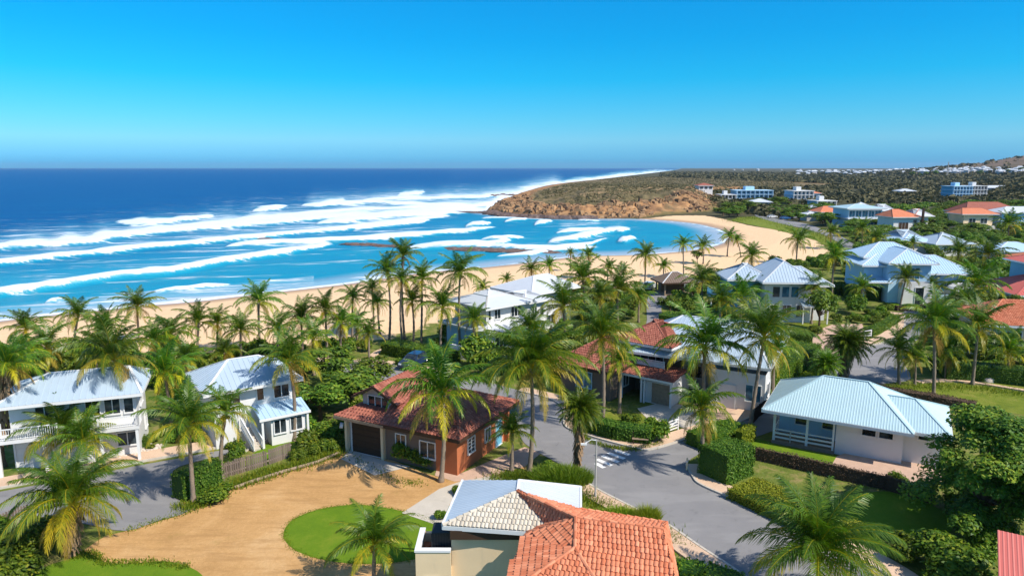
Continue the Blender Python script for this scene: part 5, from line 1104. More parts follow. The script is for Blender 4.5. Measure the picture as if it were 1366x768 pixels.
# ---------------------------------------------------------------- palms: crown px, foot px, frond reach px, label
PL='palm trees of the seaside neighbourhood'
P_=[
(10,490,6,622,60,'tall palm with thick brown skirt cut by the left edge, beside the white house','shaggy'),
(152,480,158,596,64,'tall palm standing in front of the balcony of the leftmost white house',''),
(104,422,100,470,36,'palm against the sand at the left, first of the beach row',''),
(183,410,187,456,36,'slim palm against the sea wash, second of the beach row',''),
(62,464,63,505,42,'palm left of the big one, its yellow fronds over the leftmost roof',''),
(264,431,262,478,33,'small palm on the sand behind the second white house, left of the tall slim one',''),
(345,403,348,470,33,'slim palm whose crown stands clear against the sand, left of centre beach',''),
(228,447,230,492,40,'leaning bushy palm behind the gap between the two white houses',''),
(321,442,322,482,34,'low palm just below the slim beach palm left of centre',''),
(402,427,404,478,34,'palm behind the leafy mound, leftmost of the beach clump of three',''),
(435,414,437,478,34,'palm behind the leafy mound, middle of the beach clump of three',''),
(470,399,470,450,26,'small palm behind the leafy mound, right of the beach clump of three',''),
(504,405,507,447,27,'small palm on the sand just left of the tall slender group',''),
(475,434,478,464,27,'short palm on the sand edge in front of the small beach palms',''),
(386,482,392,588,54,'tall palm at the right corner of the second white house',''),
(222,498,230,566,52,'dense palm filling the gap between the two white houses',''),
(250,568,258,669,66,'tall palm beside the end of the side street, its shadow on the asphalt',''),
(300,553,296,640,48,'palm between the hedge and the picket fence in front of the stair',''),
(82,578,84,622,56,'short palm in front of the leftmost white house, left of a pair','fresh'),
(112,590,114,630,54,'short palm in front of the leftmost white house, right of a pair','fresh'),
(98,672,95,742,84,'big low palm with huge crown and brown skirt at the bottom left','shaggy'),
(590,528,588,642,78,'tall palm rising in front of the red tiled garage house',''),
(708,492,706,630,82,'tall palm beside the main road, right of the garage house',''),
(683,577,682,630,38,'small wide-leaved palm beside the orange wall','fresh'),
(775,548,769,630,34,'shaggy-trunked round palm at the left kerb of the main road','ballshaggy'),
(803,450,803.5,572,66,'tall palm in front of the red-tiled cottage, rooted in the corner hedge',''),
(828,485,826,551,40,'yellowing palm close by the cottage porch',''),
(940,466,940,556,76,'broad palm spreading over the pale metal hall roof',''),
(935,545,937,630,54,'stout palm at the junction corner casting a star-shaped shadow on the road',''),
(1020,452,1001,570,68,'leaning tall palm left of the turquoise bungalow',''),
(1036,470,1032,536,34,'thin pale-trunked palm behind the leaning tall palm',''),
(1102,487,1099,518,24,'very small shaggy palm behind the turquoise roof','ballshaggy'),
(1131,460,1124,508,28,'double fat-trunked round-headed palm at the road behind the turquoise roof','thick'),
(1245,434,1245,528,58,'tall dark palm on the verge, left of a pair, right of the curving road',''),
(1307,440,1297,513,50,'tall palm in front of the yellow-walled red-roofed house, right of a pair',''),
(1198,468,1199,512,38,'low bushy palm at the road bend, left of its neighbour',''),
(1221,478,1220,514,32,'low bushy palm at the road bend, right of its neighbour',''),
(1302,384,1303,424,50,'dark broad palm behind the verge pair on the right',''),
(1318,340,1320,378,38,'tall dense palm right of the light-blue villa',''),
(1207,371,1200,414,25,'slim palm in front of the entrance of the light-blue villa',''),
(1241,386,1241,404,24,'low palm on the lawn right of the villa entrance',''),
(1086,386,1082,432,27,'slim palm in front of the blue-roofed white house',''),
(1112,345,1110,398,32,'dark tall palm right of the blue-roofed white house',''),
(1064,322,1062,352,26,'palm against the curved end of the sand, left of the coast road',''),
(973,317,970,342,17,'slender palm on the bay beach, left of twins',''),
(983,321,988,343,14,'slender leaning palm on the bay beach, right of twins',''),
(912,327,912,372,19,'slim palm beside the beach pavilion',''),
(861,342,860,384,24,'slim palm standing before the bay water above the beach street',''),
(936,374,938,412,34,'palm on the inner side of the beach street bend',''),
(1003,342,1003,372,24,'bushy palm behind the blue-roofed white house, left side',''),
(988,398,988,440,40,'palm in the thicket in front of the blue-roofed white house',''),
(1022,386,1020,425,26,'small palm before the balcony wing of the blue-roofed white house',''),
(1002,430,1002,480,38,'dark palm above the sandy drive behind the leaning palm',''),
(937,330,938,352,20,'short bushy palm beside the pavilion, right side',''),
(538,342,540,452,30,'tallest slender palm of the beach group left of the modern white villa',''),
(517,365,519,455,30,'tall slender palm leaning left in the beach group by the modern villa',''),
(536,374,538,465,27,'slender palm in the middle of the beach group, below the tallest',''),
(563,374,562,460,29,'slender palm at the right of the beach group by the modern villa',''),
(614,365,614,468,44,'large palm at the left corner of the modern white villa',''),
(590,412,588,475,38,'palm over the hedge left of the modern white villa',''),
(644,385,645,402,16,'tiny palm on the sand above the modern villa roof',''),
(676,374,676,388,14,'small palm on the sand left of the rear villa roof',''),
(709,360,710,384,22,'palm behind the rear villa roof, left of two',''),
(733,356,733,382,20,'palm behind the rear villa roof, right of two',''),
(761,338,761,362,10,'lone small palm on the bay sand edge',''),
(785,342,786,372,19,'palm top against the bay sand right of the lone small one',''),
(811,359,811,378,17,'short palm on the sand edge right of the villas, left of another',''),
(832,360,832,378,13,'short palm on the sand edge right of the villas, right of another',''),
(778,374,779,425,40,'broad palm right of the rear villa roof',''),
(751,410,753,468,42,'palm in front of the right wing of the modern villa',''),
(824,386,824,432,38,'leafy palm between the modern villa and the beach street',''),
(706,438,706,480,38,'palm leaning over the front of the modern white villa','fresh'),
(500,726,500,792,70,'palm at the bottom edge in front of the round lawn','fresh'),
(1090,738,1090,806,110,'huge palm at the bottom edge beside the right pavement','fresh'),
(1108,311,1108,332,19,'palm beside the far coast road',''),
(1150,306,1150,330,20,'palm in the trees in front of the teal glazed building',''),
(1218,325,1218,346,12,'small palm before the wide low grey-roofed building',''),
(1278,338,1278,362,28,'palm in the thicket above the light-blue villa',''),
(1168,318,1168,340,20,'palm in the thicket left of the wide low building',''),
(1345,300,1345,322,22,'palm below the white block house at the right edge',''),
(30,545,30,560,0,'',''),
(140,440,142,482,36,'palm behind the tall balcony palm, against the sand',''),
(300,470,300,500,34,'bushy palm directly behind the ridge of the second white roof',''),
(25,480,22,520,40,'palm behind the skirted palm at the left edge',''),
(130,475,128,508,40,'bushy palm hidden behind the crown of the balcony palm',''),
(35,440,36,482,34,'palm at the far left edge against the sand, behind the skirted one',''),
(205,455,206,500,34,'palm between the second beach palm and the gap palms',''),
(248,478,249,520,36,'short palm directly left of the second blue-grey roof',''),
(290,432,291,470,28,'palm on the sand edge between the small palm and the low one',''),
(372,440,373,488,32,'palm just right of the slim beach palm left of centre',''),
(418,452,419,500,34,'palm rising out of the leafy mound, left side',''),
(455,432,456,480,30,'palm rising behind the leafy mound, right of the middle clump palm',''),
(492,446,493,490,28,'short palm above the curved garden path',''),
(550,402,551,462,27,'short palm among the trunks of the tall slender group',''),
(497,386,499,440,24,'palm on the sand left of the tall slender group, behind the short ones',''),
(632,428,630,478,30,'palm hugging the left wall of the modern villa',''),
(800,398,801,440,32,'palm between the rear villa and the leafy palm by the street',''),
(853,396,852,430,26,'palm at the left kerb of the beach street','') ,
(960,402,960,445,32,'palm over the long leafy hedge of the beach street',''),
(1150,385,1148,415,26,'palm over the dark hedge left of the villa lawn',''),
(1262,470,1262,505,34,'palm behind the tall dark verge palm, in the shrubs',''),
(1345,470,1344,508,38,'palm in front of the terrace of the yellow-walled house',''),
(885,356,886,380,16,'short palm on the sand edge beside the pavilion, left side',''),
(1288,405,1286,440,34,'palm beside the branch street right of the villa lawn',''),
(1335,380,1334,402,28,'palm close to the pink-roofed house',''),
]
for cx,cy,bx,by,r,lb,kd in P_:
    if not lb: continue
    if kd=='ballshaggy':
        t=palm(cx,cy,bx,by,r,lb,PL,'thick',trunk_r=.13)
    elif kd=='thick': palm(cx,cy,bx,by,r*1.2,lb,PL,kd,trunk_r=.30)
    else: palm(cx,cy,bx,by,r,lb,PL,kd)
# ---------------------------------------------------------------- hedges
M_hl=leafmat('bright_hedge_leaf',(.09,.14,.008),(.22,.27,.015),(.36,.38,.03),.25,.6,.2)
M_hd=leafmat('dark_hedge_leaf',(.03,.08,.008),(.085,.155,.012),(.18,.24,.02),.2,.6,.25)
M_reed=mk('reed_fence',(.10,.065,.04),.9,.35,3,.6,16)
hedge([(238,666),(262,655),(290,642)],1.3,1.75,'tall dark clipped hedge beside the end of the side street',M_hd)
hedge([(292,636),(296,632),(318,626)],.8,1.0,'low hedge between the tall dark hedge and the picket fence')
hedge([(786,574),(820,584),(868,590)],1.5,1.3,'dark green corner hedge in front of the red-tiled cottage',M_hd,dens=130)
hedge([(930,598),(965,585),(985,580)],2.4,1.2,'wide flat-topped hedge at the junction, left of the bungalow lawn')
hedge([(950,640),(985,626)],2.6,2.3,'big rounded hedge block at the junction corner',M_hd,dens=150)
hedge([(985,600),(1002,590)],.7,1.6,'small bright trimmed hedge at the left end of the bungalow lawn',M_hl)
hedge([(990,657),(1030,675),(1080,698),(1130,722)],3.2,.8,'broad low yellow-green clipped hedge along the right pavement',M_hl,size=.06,dens=220,tone=(.2,.9))
hedge([(1000,611),(1060,624),(1125,640),(1180,652),(1245,672)],.35,1.05,'long dark reed-like fence hedge below the bungalow lawn',M_reed,size=.05,dens=200,tone=(0,.4))
hedge([(1030,535),(1062,520),(1092,499)],1.2,.9,'bright yellow-green trimmed hedge along the pavement behind the turquoise roof',M_hl)
hedge([(1015,527),(1045,508),(1078,486)],2.6,2.6,'tall green hedge behind the yellow-green one, by the sandy drive')
hedge([(1258,503),(1300,505),(1366,512),(1420,520)],2.0,1.7,'long dark hedge behind the garden path on the right',M_hd)
hedge([(518,470),(560,478),(605,487)],2.6,1.5,'long rounded hedge above the parked car')
hedge([(530,487),(548,490)],1.0,.8,'small low hedge directly left of the parked car')
hedge([(1115,520),(1180,527),(1240,537),(1300,548)],1.1,.9,'dark low retaining hedge behind the turquoise bungalow',M_reed,tone=(0,.5))
hedge([(905,772),(940,775),(985,792)],1.6,.9,'low green hedge at the bottom edge, right of the orange roof')
hedge([(885,437),(905,440),(935,436),(970,432)],3.2,2.2,'long leafy hedge along the inner side of the beach street')
hedge([(983,452),(1040,455),(1082,458)],1.8,1.3,'dark hedge below the garden of the blue-roofed white house',M_hd)
hedge([(1158,447),(1178,440),(1194,428)],1.3,1.0,'light green hedge along the pavement curve below the villa lawn')
hedge([(1125,396),(1150,397),(1175,400)],3.4,2.1,'dark dense hedge left of the villa lawn',M_hd)
hedge([(130,604),(165,600),(200,594)],1.3,.8,'low clipped hedge above the white stones by the leftmost house')
hedge([(735,505),(760,512),(790,520)],1.2,1.1,'hedge under the blue-framed window of the cottage',M_hd)
hedge([(1195,414),(1230,414),(1262,405)],1.0,.8,'low reddish-dark hedge under the villa entrance',M_reed)
# ---------------------------------------------------------------- shrubs and leafy trees with a place of their own
for px,py,r,h_,lb in [
 (290,668,27,.75,'bright rounded shrub at the foot of the street-end palm'),
 (398,612,15,.9,'rounded shrub in the log-edged bed, leftmost of four'),(420,606,17,.9,'rounded shrub in the log-edged bed, second of four'),(441,602,17,1.0,'rounded shrub in the log-edged bed, third of four'),(456,596,13,1.2,'upright shrub against the garage wall'),
 (30,740,52,.8,'large bright shrub mass at the bottom left corner'),(5,765,55,.8,'leafy shrub filling the bottom left corner'),(62,712,26,.8,'shrub at the end of the picket fence, bottom left'),
 (318,614,17,1.5,'dark round shrub in front of the white stair'),
 (545,618,26,1.1,'dark leafy shrub against the grey wall right of the garage door'),(572,622,18,1.0,'dark shrub by the corner of the garage house'),
 (875,585,22,1.2,'leafy shrub at the right end of the corner hedge'),(842,566,16,.9,'whitish-green shrub inside the cottage garden'),
 (735,632,17,1.0,'shrub by the kerb beside the roadside palm'),
 (168,598,10,.9,'small round shrub by the white stones, left of two'),(186,594,10,.9,'small round shrub by the white stones, right of two'),
 (1265,770,66,.85,'big dark shrub at the bottom right, beside the red shed roof'),(1205,745,34,.9,'shrub between the huge palm and the big dark shrub'),
 (1310,735,40,1.0,'dark shrub under the large leafy tree'),
 (1090,448,14,1.0,'shrub at the mouth of the brick court'),(1225,533,10,.6,'small red-tinged shrub on the verge'),
 (612,660,13,.8,'small shrub beside the white sheet roof'),(588,692,12,1.0,'small shrub between the concrete walk and the foreground house'),
 (660,500,24,1.3,'leafy shrub behind the garage house, left of three'),(700,503,24,1.2,'leafy shrub behind the garage house, middle of three'),(728,500,20,1.3,'leafy shrub behind the garage house, right of three'),
 (640,490,34,1.3,'large round yellow-green shrub behind the tall garage palm'),
 (920,470,22,1.0,'shrub at the left of the hall roof'),]:
    shrub(px,py,r,lb,None,h_)
for px,py,r,h_,lb in [
 (470,545,48,.62,'large bright leafy tree left of the garage house, rightmost of the mound'),(428,560,44,.62,'bright leafy tree in the middle of the leafy mound'),(500,520,34,.7,'leafy tree at the top right of the leafy mound'),(440,520,44,.7,'leafy tree at the top of the leafy mound behind the second house palm'),
 (1092,455,0,1,'')]:
    if lb: tree(px,py,r,lb,None,h_)
tree(1305,712,104,'very large dark leafy tree right of the turquoise bungalow',None,1.0,which=0)
tree(1375,735,70,'dark leafy tree at the right edge behind the red shed roof',None,1.0,which=1)
tree(1092,440,24,'small round-crowned tree by the brick court',None,1.2,cat='tree')
tree(930,352,9,'bare-looking small tree on the bay sand',None,1.1)
for px,py,r,h_ in [(410,600,26,.9),(440,588,28,1.0),(400,575,26,.9),(460,575,22,1.1),(418,545,26,1.1),(395,545,20,1.0),(480,560,22,1.2),(505,548,20,1.2),(470,520,24,1.2)]:
    shrub(px,py,r,'bright leafy shrub packed in the mound between the second white house and the garage house','shrubs of the leafy mound',h_)
grasses(748,642,42,1.15,5200,'large purple-green lavender-like clump beside the main road',(.25,.65),r_y=1.3)
grasses(690,636,22,.35,1600,'low bright groundcover tuft left of the lavender-like clump',(.2,.5))
grasses(826,690,24,.75,1600,'straw-green ornamental grass between the orange roof and the pavement, left of two',(.5,.85),r_y=.6)
grasses(864,694,17,1.0,1300,'taller ornamental grass between the orange roof and the pavement, right of two',(.5,.85),r_y=.6)
# ---------------------------------------------------------------- filler gardens: many plants, kept off roads, lawns and houses
EXA=[(np.array(p),min(a[0] for a in p),max(a[0] for a in p),min(a[1] for a in p),max(a[1] for a in p)) for p in EXC]
def free(x,y,m=.6):
    for p,x0,x1,y0,y1 in EXA:
        if x0-m<x<x1+m and y0-m<y<y1+m:
            if sdist(np.array([x]),np.array([y]),[tuple(q) for q in p])[0]>-m: return False
    return True
LM=[('leftmost white house',100,600),('second white house',320,580),('red tiled garage house',575,610),('modern white villa',670,455),('rear villa roof',712,400),('red-tiled cottage',800,535),('pale metal hall roof',940,500),('blue-roofed white house',1040,415),('light-blue villa',1215,395),('turquoise bungalow',1130,600),('yellow-walled red-roofed house',1335,465),('pink-roofed house',1345,400),('large palm at the modern villa corner',614,468),('slim palm beside the beach pavilion',912,372),('tall dark verge palm',1245,528),('dark broad palm behind the verge pair',1303,424),('fat-trunked round-headed palm',1124,508),('leaning tall palm',1001,570),('long rounded hedge',560,480),('beach pavilion',925,365),('blue car',553,485),('palm on the street bend inner side',938,412),('dark tall palm by the blue-roofed house',1110,398),('slim palm before the villa entrance',1200,414),('tall dense palm right of the villa',1320,378),('low wide grey-roofed building',1225,335),('tall slender beach palms',530,455),('tall palm on the cottage corner',803,572),('slim palm in front of the blue-roofed house',1082,432),('slim beach palm left of centre',348,470),('gap palm between the white houses',230,566),('small palm behind the second white house',262,478),('palm in front of the villa right wing',753,468),('leafy palm by the modern villa',824,432),('palm nearest the beach street',845,445),('brick court',1120,450),('villa lawn',1220,408),('bend of the main road',1180,490),('end of the garden path',1366,522),('orange-roofed white house with chimney',1205,310),('white block house',1325,305),('teal glazed building',1150,300)]
ORD=['nearest','second','third','fourth','fifth','sixth','seventh','eighth','ninth','tenth','eleventh','twelfth']
LCNT={}
def autolabel(x,y,kindname,rad_):
    D=y*math.cos(PH)+H*math.sin(PH); px_=683+F*x/D; py_=384-F*(y*math.sin(PH)-H*math.cos(PH))/D
    nm,lx,ly=min(LM,key=lambda q:(q[1]-px_)**2+((q[2]-py_)*2.2)**2); dx=px_-lx; dy=(py_-ly)*2.2
    rel=('left of' if dx<0 else 'right of') if abs(dx)>abs(dy) else ('behind' if dy<0 else 'in front of')
    if nm in('gap','bend of the main road','brick court','villa lawn','end of the garden path') and rel=='in front of': rel='this side of'
    k=(nm,rel,kindname); n=LCNT.get(k,0); LCNT[k]=n+1
    return kindname,rel,nm,n,dx*dx+dy*dy
PEND=[]
def finish_labels():
    g={}
    for o,x,y,kn,rd in PEND:
        a=autolabel(x,y,kn,rd); g.setdefault((a[0],a[1],a[2]),[]).append((a[4],o))
    for (kn,rel,nm),l in g.items():
        l.sort(key=lambda q:q[0])
        for i,(d,o) in enumerate(l):
            o['label']=f'{kn}, {ORD[i]} one {rel} the {nm}' if i<12 and len(l)>1 else f'{kn} {rel} the {nm}'
def scatter(zone,n,rr,label,group,kind='shrub',seed=1,sep=.8,hh=(.8,1.3),m=.5,nolabel=False):
    r=random.Random(seed); poly=[G(a,b,0) for a,b in zone]; xs=[p[0] for p in poly]; ys=[p[1] for p in poly]; got=[]; tries=0
    while len(got)<n and tries<n*30:
        tries+=1; px_=r.uniform(min(a for a,b in zone),max(a for a,b in zone)); py_=r.uniform(min(b for a,b in zone),max(b for a,b in zone)); x,y=G(px_,py_,0)
        if not inside(np.array([x]),np.array([y]),poly)[0]: continue
        rad_=r.uniform(*rr)
        if any((x-a)**2+(y-b)**2<(sep*(rad_+c_))**2 for a,b,c_ in got): continue
        if not free(x,y,rad_*m): continue
        got.append((x,y,rad_)); z=0
        if math.hypot(x,y)>225: z=float(hfun(np.array([x]),np.array([y]))[0][0])-.2
        k=ppm(y)
        if kind=='tree': ob=tree(0,0,rad_*k,label,group,r.uniform(*hh),pos=(x,y,z)); kn='leafy tree'
        else: ob=shrub(0,0,0,label,group,r.uniform(*hh),r_m=rad_,pos=(x,y,z)); kn='broad shrub' if rad_>.5*(rr[0]+rr[1]) else 'small shrub'
        if y<200 and not nolabel: PEND.append((ob,x,y,kn,rad_))
    return got
scatter([(0,478),(240,470),(500,462),(520,480),(400,500),(395,560),(330,490),(230,545),(190,500),(60,500),(0,520)],90,(.8,1.8),'leafy shrub in the thicket between the beach and the two white houses','shrubs of the beach thicket',seed=3,sep=.5,hh=(.9,1.6))
scatter([(190,590),(235,570),(300,560),(330,590),(300,600),(200,605)],12,(.5,.9),'small garden shrub between the two white houses','small shrubs between the white houses',seed=4,hh=(.7,1))
scatter([(600,440),(745,460),(740,500),(620,500),(560,480)],16,(.9,1.7),'dark leafy shrub in the garden in front of the modern white villa','shrubs of the modern villa garden',seed=5)
scatter([(770,385),(850,385),(848,440),(855,470),(840,480),(700,470),(760,430)],32,(1.1,2.4),'leafy shrub in the dense green between the modern villa and the beach street','shrubs left of the beach street',seed=6,sep=.62)
scatter([(890,392),(960,370),(1040,350),(1100,345),(1110,400),(1100,440),(985,445),(890,445),(905,410)],56,(1.1,2.6),'leafy shrub in the thicket round the blue-roofed white house','shrubs round the blue-roofed house',seed=7,sep=.62)
scatter([(1110,345),(1366,330),(1420,360),(1400,500),(1260,503),(1230,470),(1290,420),(1320,390),(1250,400),(1180,380),(1150,420),(1110,430)],64,(1.5,3.0),'leafy shrub in the thickets round the light-blue villa and the right edge houses','shrubs of the right side gardens',seed=8,sep=.65)
scatter([(1105,430),(1190,410),(1200,430),(1150,450),(1100,470),(1085,440)],16,(.9,1.6),'light green shrub along the curving road below the villa lawn','shrubs along the curving road',seed=18,hh=(.7,1))
scatter([(1120,325),(1366,318),(1400,345),(1366,362),(1290,380),(1290,345),(1150,345)],42,(2.0,3.8),'dense leafy tree in the belt between the low grey-roofed building and the light-blue villa','trees of the belt above the blue villa','tree',seed=9,hh=(.55,.8))
scatter([(1120,400),(1140,345),(1170,345),(1150,400)],6,(1.5,2.6),'leafy tree left of the light-blue villa','trees left of the blue villa','tree',seed=19)
scatter([(1290,370),(1340,350),(1366,360),(1366,440),(1320,430),(1270,440),(1280,400)],14,(1.6,2.8),'leafy tree in the right edge gardens','trees of the right edge gardens','tree',seed=20)
scatter([(880,395),(960,378),(960,440),(900,440)],9,(1.4,2.4),'leafy tree inside the beach street bend','trees inside the street bend','tree',seed=21,hh=(.7,1))
scatter([(1140,300),(1366,292),(1400,318),(1366,332),(1140,332),(1110,318)],75,(2.4,5.0),'rounded tree among the middle-distance houses','trees among the middle-distance houses','tree',seed=10,hh=(.4,.65),sep=.7)
scatter([(955,285),(1000,280),(1010,272),(1130,285),(1200,285),(1366,280),(1420,290),(1366,300),(1130,305),(1085,302),(1010,285),(975,292)],150,(3,6),'rounded tree in the wooded belt behind the end of the beach','trees of the wooded belt','tree',seed=11,hh=(.35,.6),sep=.6)
scatter([(1255,500),(1366,490),(1400,470),(1400,510),(1366,512)],10,(1.0,1.8),'dark shrub behind the long hedge on the right','shrubs behind the long hedge',seed=12)
scatter([(660,400),(760,385),(780,378),(850,378),(850,388),(760,395),(700,402)],14,(.7,1.5),'low shrub on the sand edge behind the white villas','low shrubs on the sand edge',seed=13,hh=(.6,.9))
scatter([(940,380),(1000,362),(1060,350),(1110,342),(1110,352),(1000,372),(950,390)],22,(.8,1.8),'low shrub on the edge of the bay sand','low shrubs on the bay sand edge',seed=14,hh=(.6,1))
scatter([(1180,640),(1250,660),(1300,680),(1366,690),(1366,720),(1280,712),(1240,690)],8,(.8,1.2),'dark shrub in the shade of the large leafy tree','shrubs under the large tree',seed=15)
scatter([(0,655),(60,645),(0,720),(-60,720)],5,(.7,1.1),'bright shrub along the side street at the left edge','shrubs at the left edge',seed=16)
finish_labels()
# ---------------------------------------------------------------- far woodland and scrub: one mass of leaf clumps each
def wood(name,label,cat,n,az0,az1,d0,d1,size,seed,cond=None,tone=(0,.9)):
    rs=np.random.RandomState(seed); az=np.radians(rs.uniform(az0,az1,n)); D=np.exp(rs.uniform(math.log(d0),math.log(d1),n)); x=np.sin(az)*D; y=np.cos(az)*D
    z,d,hd,_=hfun(x,y); cl=fbm(x/45,y/45,4); ok=(d>18)
    ok&= cond(x,y,z,d,hd,cl) if cond else (cl>.40)
    x,y,z,D,cl=x[ok],y[ok],z[ok],D[ok],cl[ok]
    m=len(x); s=size*(.6+.9*rs.rand(m))*(.65+D/900*.55)*(.6+cl); k=7
    d_=nrm(rs.normal(size=(m,k,3))); d_[...,2]=np.abs(d_[...,2])*.75+.1
    P=np.stack([x,y,z],-1)[:,None,:]+d_*s[:,None,None]*np.array([1,1,.75])
    nn=nrm(d_+rs.normal(0,.4,(m,k,3))); a=nrm(np.cross(nn,rs.normal(size=(m,k,3)))); b=np.cross(nn,a); w_=(s*.62)[:,None,None]*rs.uniform(.6,1.2,(m,k,1))
    Q=np.stack([P-a*w_,P-b*w_*.8,P+a*w_,P+b*w_*.8],2).reshape(-1,4,3); t=np.repeat(np.clip(tone[0]+(tone[1]-tone[0])*(rs.rand(m)*.7+.3*cl),0,1),k)
    me=quads_mesh(name,Q,t); me.materials.append(M_olive); o=link(name,me); tag(o,label,cat,kind='stuff')
wood('woodland','olive and grey-green woodland covering the plain behind the bay','woodland',42000,12,44,330,2600,2.2,1,lambda x,y,z,d,hd,cl:(hd<5)&(z<18)&(cl>.42)&(np.hypot(x,y)>330+120*(np.arctan2(x,y)>.42)),tone=(.0,.55))
wood('headland_scrub','low scrub on top of the ochre headland','scrub',22000,-1,22,325,1500,.62,2,lambda x,y,z,d,hd,cl:(hd>0)&(d>26)&(cl+d/400>.50),tone=(.1,1))
wood('hill_scrub','patchy dark scrub on the hill on the right','scrub',2200,26,44,1000,3400,2.4,4,lambda x,y,z,d,hd,cl:(cl>.56)&(z>14))
def crags(name,label,n,seed,dlo,dhi,s0,s1):
    rs=np.random.RandomState(seed); az=np.radians(rs.uniform(-3,18,n)); D=rs.uniform(305,480,n); x=np.sin(az)*D; y=np.cos(az)*D; z,d,hd,_=hfun(x,y)
    rim=np.minimum(d,hd); ok=(rim>dlo)&(rim<dhi)&(hd>1)&(fbm(x/12,y/12,3)>.47+.12*sstep(np.degrees(az),8,12)); x,y,z=x[ok],y[ok],z[ok]; m=len(x); s=s0+(s1-s0)*rs.rand(m)**2.5
    th=rs.rand(m)*6.28; c,q=np.cos(th),np.sin(th); box=np.array([[-1,-1,-1],[1,-1,-1],[1,1,-1],[-1,1,-1],[-.7,-.8,1],[.8,-.6,1],[.6,.7,1],[-.8,.6,1]],float)
    V=box[None]*(.45+.9*rs.rand(m,8,3))*s[:,None,None]*np.array([1.3,.8,.8]); X_=V[...,0]*c[:,None]-V[...,1]*q[:,None]; Y_=V[...,0]*q[:,None]+V[...,1]*c[:,None]
    V=np.stack([X_+x[:,None],Y_+y[:,None],V[...,2]+z[:,None]],-1); Fi=[(4,5,6,7),(0,1,5,4),(1,2,6,5),(2,3,7,6),(3,0,4,7)]
    Q=np.stack([V[:,f] for f in Fi],1).reshape(-1,4,3); me=quads_mesh(name,Q,np.repeat(rs.rand(m),5)); me.materials.append(M_crag); tag(link(name,me),label,'rocks',kind='stuff')
M_crag=mk('ochre_rock',(.14,.085,.05),.95,.6,.12,.8,.8,tone=(.40,.24,.12),stain=(.07,.05,.035))
crags('headland_crags','jumbled ochre and brown crags over the face of the headland',9000,5,1,24,.25,1.5)
# far town
proto=None; r=random.Random(77)
M_far=mk('far_plaster',(.48,.46,.45),.8,.2,.05,.1,1)
for i in range(190):
    for _ in range(60):
        if i<120: ax_=r.uniform(1205,1366); dd=r.uniform(1150,1900)
        elif i<180: ax_=r.uniform(1060,1230); dd=r.uniform(1900,3600)
        else: ax_=r.uniform(925,1150); dd=r.uniform(2600,5200)
        a=math.atan((ax_-683)/F*.985); x=math.sin(a)*dd; y=math.cos(a)*dd; z=float(hfun(np.array([x]),np.array([y]))[0][0])
        yy=223+(H-z)/(y)*F
        if (226.5<yy<232) or i>=120: break
    s=r.uniform(.5,1.0)*(.75 if dd<2000 else 1.3)
    if proto is None:
        proto=thing('distant_house','tiny pale house of the far-off town below the hill','house',(x,y,z),0,'houses of the far-off town',s)
        mb=MB(); mb.box(-7,7,-5,5,-3,5,skip='t'); link('wall',mb,M_far,proto)
        mb=MB(); roof_face(mb,[(-8,-6,5),(8,-6,5),(4,0,8),(-4,0,8)],'flat'); roof_face(mb,[(8,6,5),(-8,6,5),(-4,0,8),(4,0,8)],'flat'); roof_face(mb,[(8,-6,5),(8,6,5),(4,0,8)],'flat'); roof_face(mb,[(-8,6,5),(-8,-6,5),(-4,0,8)],'flat'); link('roof',mb,M_rwhite,proto)
    else: copy_tree(proto,None,(x,y,z+r.uniform(0,3)),r.uniform(0,3),None,s)
# skyline trees and mast on the hill
for i,(ax_,rr_) in enumerate(((1218,4),(1229,3),(1237,4),(1250,4.5),(1308,4),(1346,3),(1362,3.5))):
    dd=1500; a=math.atan((ax_-683)/F*.985); x=math.sin(a)*dd; y=math.cos(a)*dd; z=float(hfun(np.array([x]),np.array([y]))[0][0])
    tree(0,0,rr_,['first tree from the left on the hill skyline','second tree from the left on the hill skyline','third tree from the left on the hill skyline','tree on the hill skyline just left of the mast','tree on the hill skyline right of the mast','small tree high on the right skyline','tree on the skyline at the right edge'][i],None,1.2,pos=(x,y,z))
a=math.atan((1265-683)/F*.985); x=math.sin(a)*1500; y=math.cos(a)*1500; z=float(hfun(np.array([x]),np.array([y]))[0][0])
t=thing('radio_mast','thin lattice radio mast on the hill skyline','mast',(x,y,z)); mb=MB(); Hm=28
for sx,sy in((-1,-1),(1,-1),(1,1),(-1,1)): mb.bar((sx*1.2,sy*1.2,-2),(sx*.3,sy*.3,Hm),.35,.35)
for k in range(9): q=1.2-.9*k/9; mb.bar((-q,-q,Hm*k/9),(q,-q*.9,Hm*(k+1)/9),.2,.2); mb.bar((q,q,Hm*k/9),(-q,q*.9,Hm*(k+1)/9),.2,.2)
link('lattice',mb,M_grey,t); mb=MB(); mb.bar((-2.6,0,Hm-5),(2.6,0,Hm-5),.3,.3); link('cross_arm',mb,M_grey,t)
# ---------------------------------------------------------------- fences, walls, small things
def picket(pts,h_,label,mat,sp=.16,w_=.11,name='picket_fence'):
    W=[G(a,b,0) for a,b in pts]; o=W[0]; t=thing(name,label,'fence',(o[0],o[1],0)); r=random.Random(3)
    mb=MB(); rl=MB()
    for i in range(len(W)-1):
        a=Vector((W[i][0]-o[0],W[i][1]-o[1],0));b=Vector((W[i+1][0]-o[0],W[i+1][1]-o[1],0)); L=(b-a).length; u=(b-a)/L; nn=Vector((-u.y,u.x,0))
        k=int(L/sp)
        for j in range(k):
            p=a+u*(j*sp); hh=h_*r.uniform(.94,1.04); mb.box(p.x-w_/2,p.x+w_/2,p.y-.02,p.y+.02,0,hh,r.random())
        for z in (.3,h_-.25): rl.bar(a+nn*.05+Vector((0,0,z)),b+nn*.05+Vector((0,0,z)),.05,.09)
    link('pickets',mb,mat,t); link('rails',rl,mat,t); return t
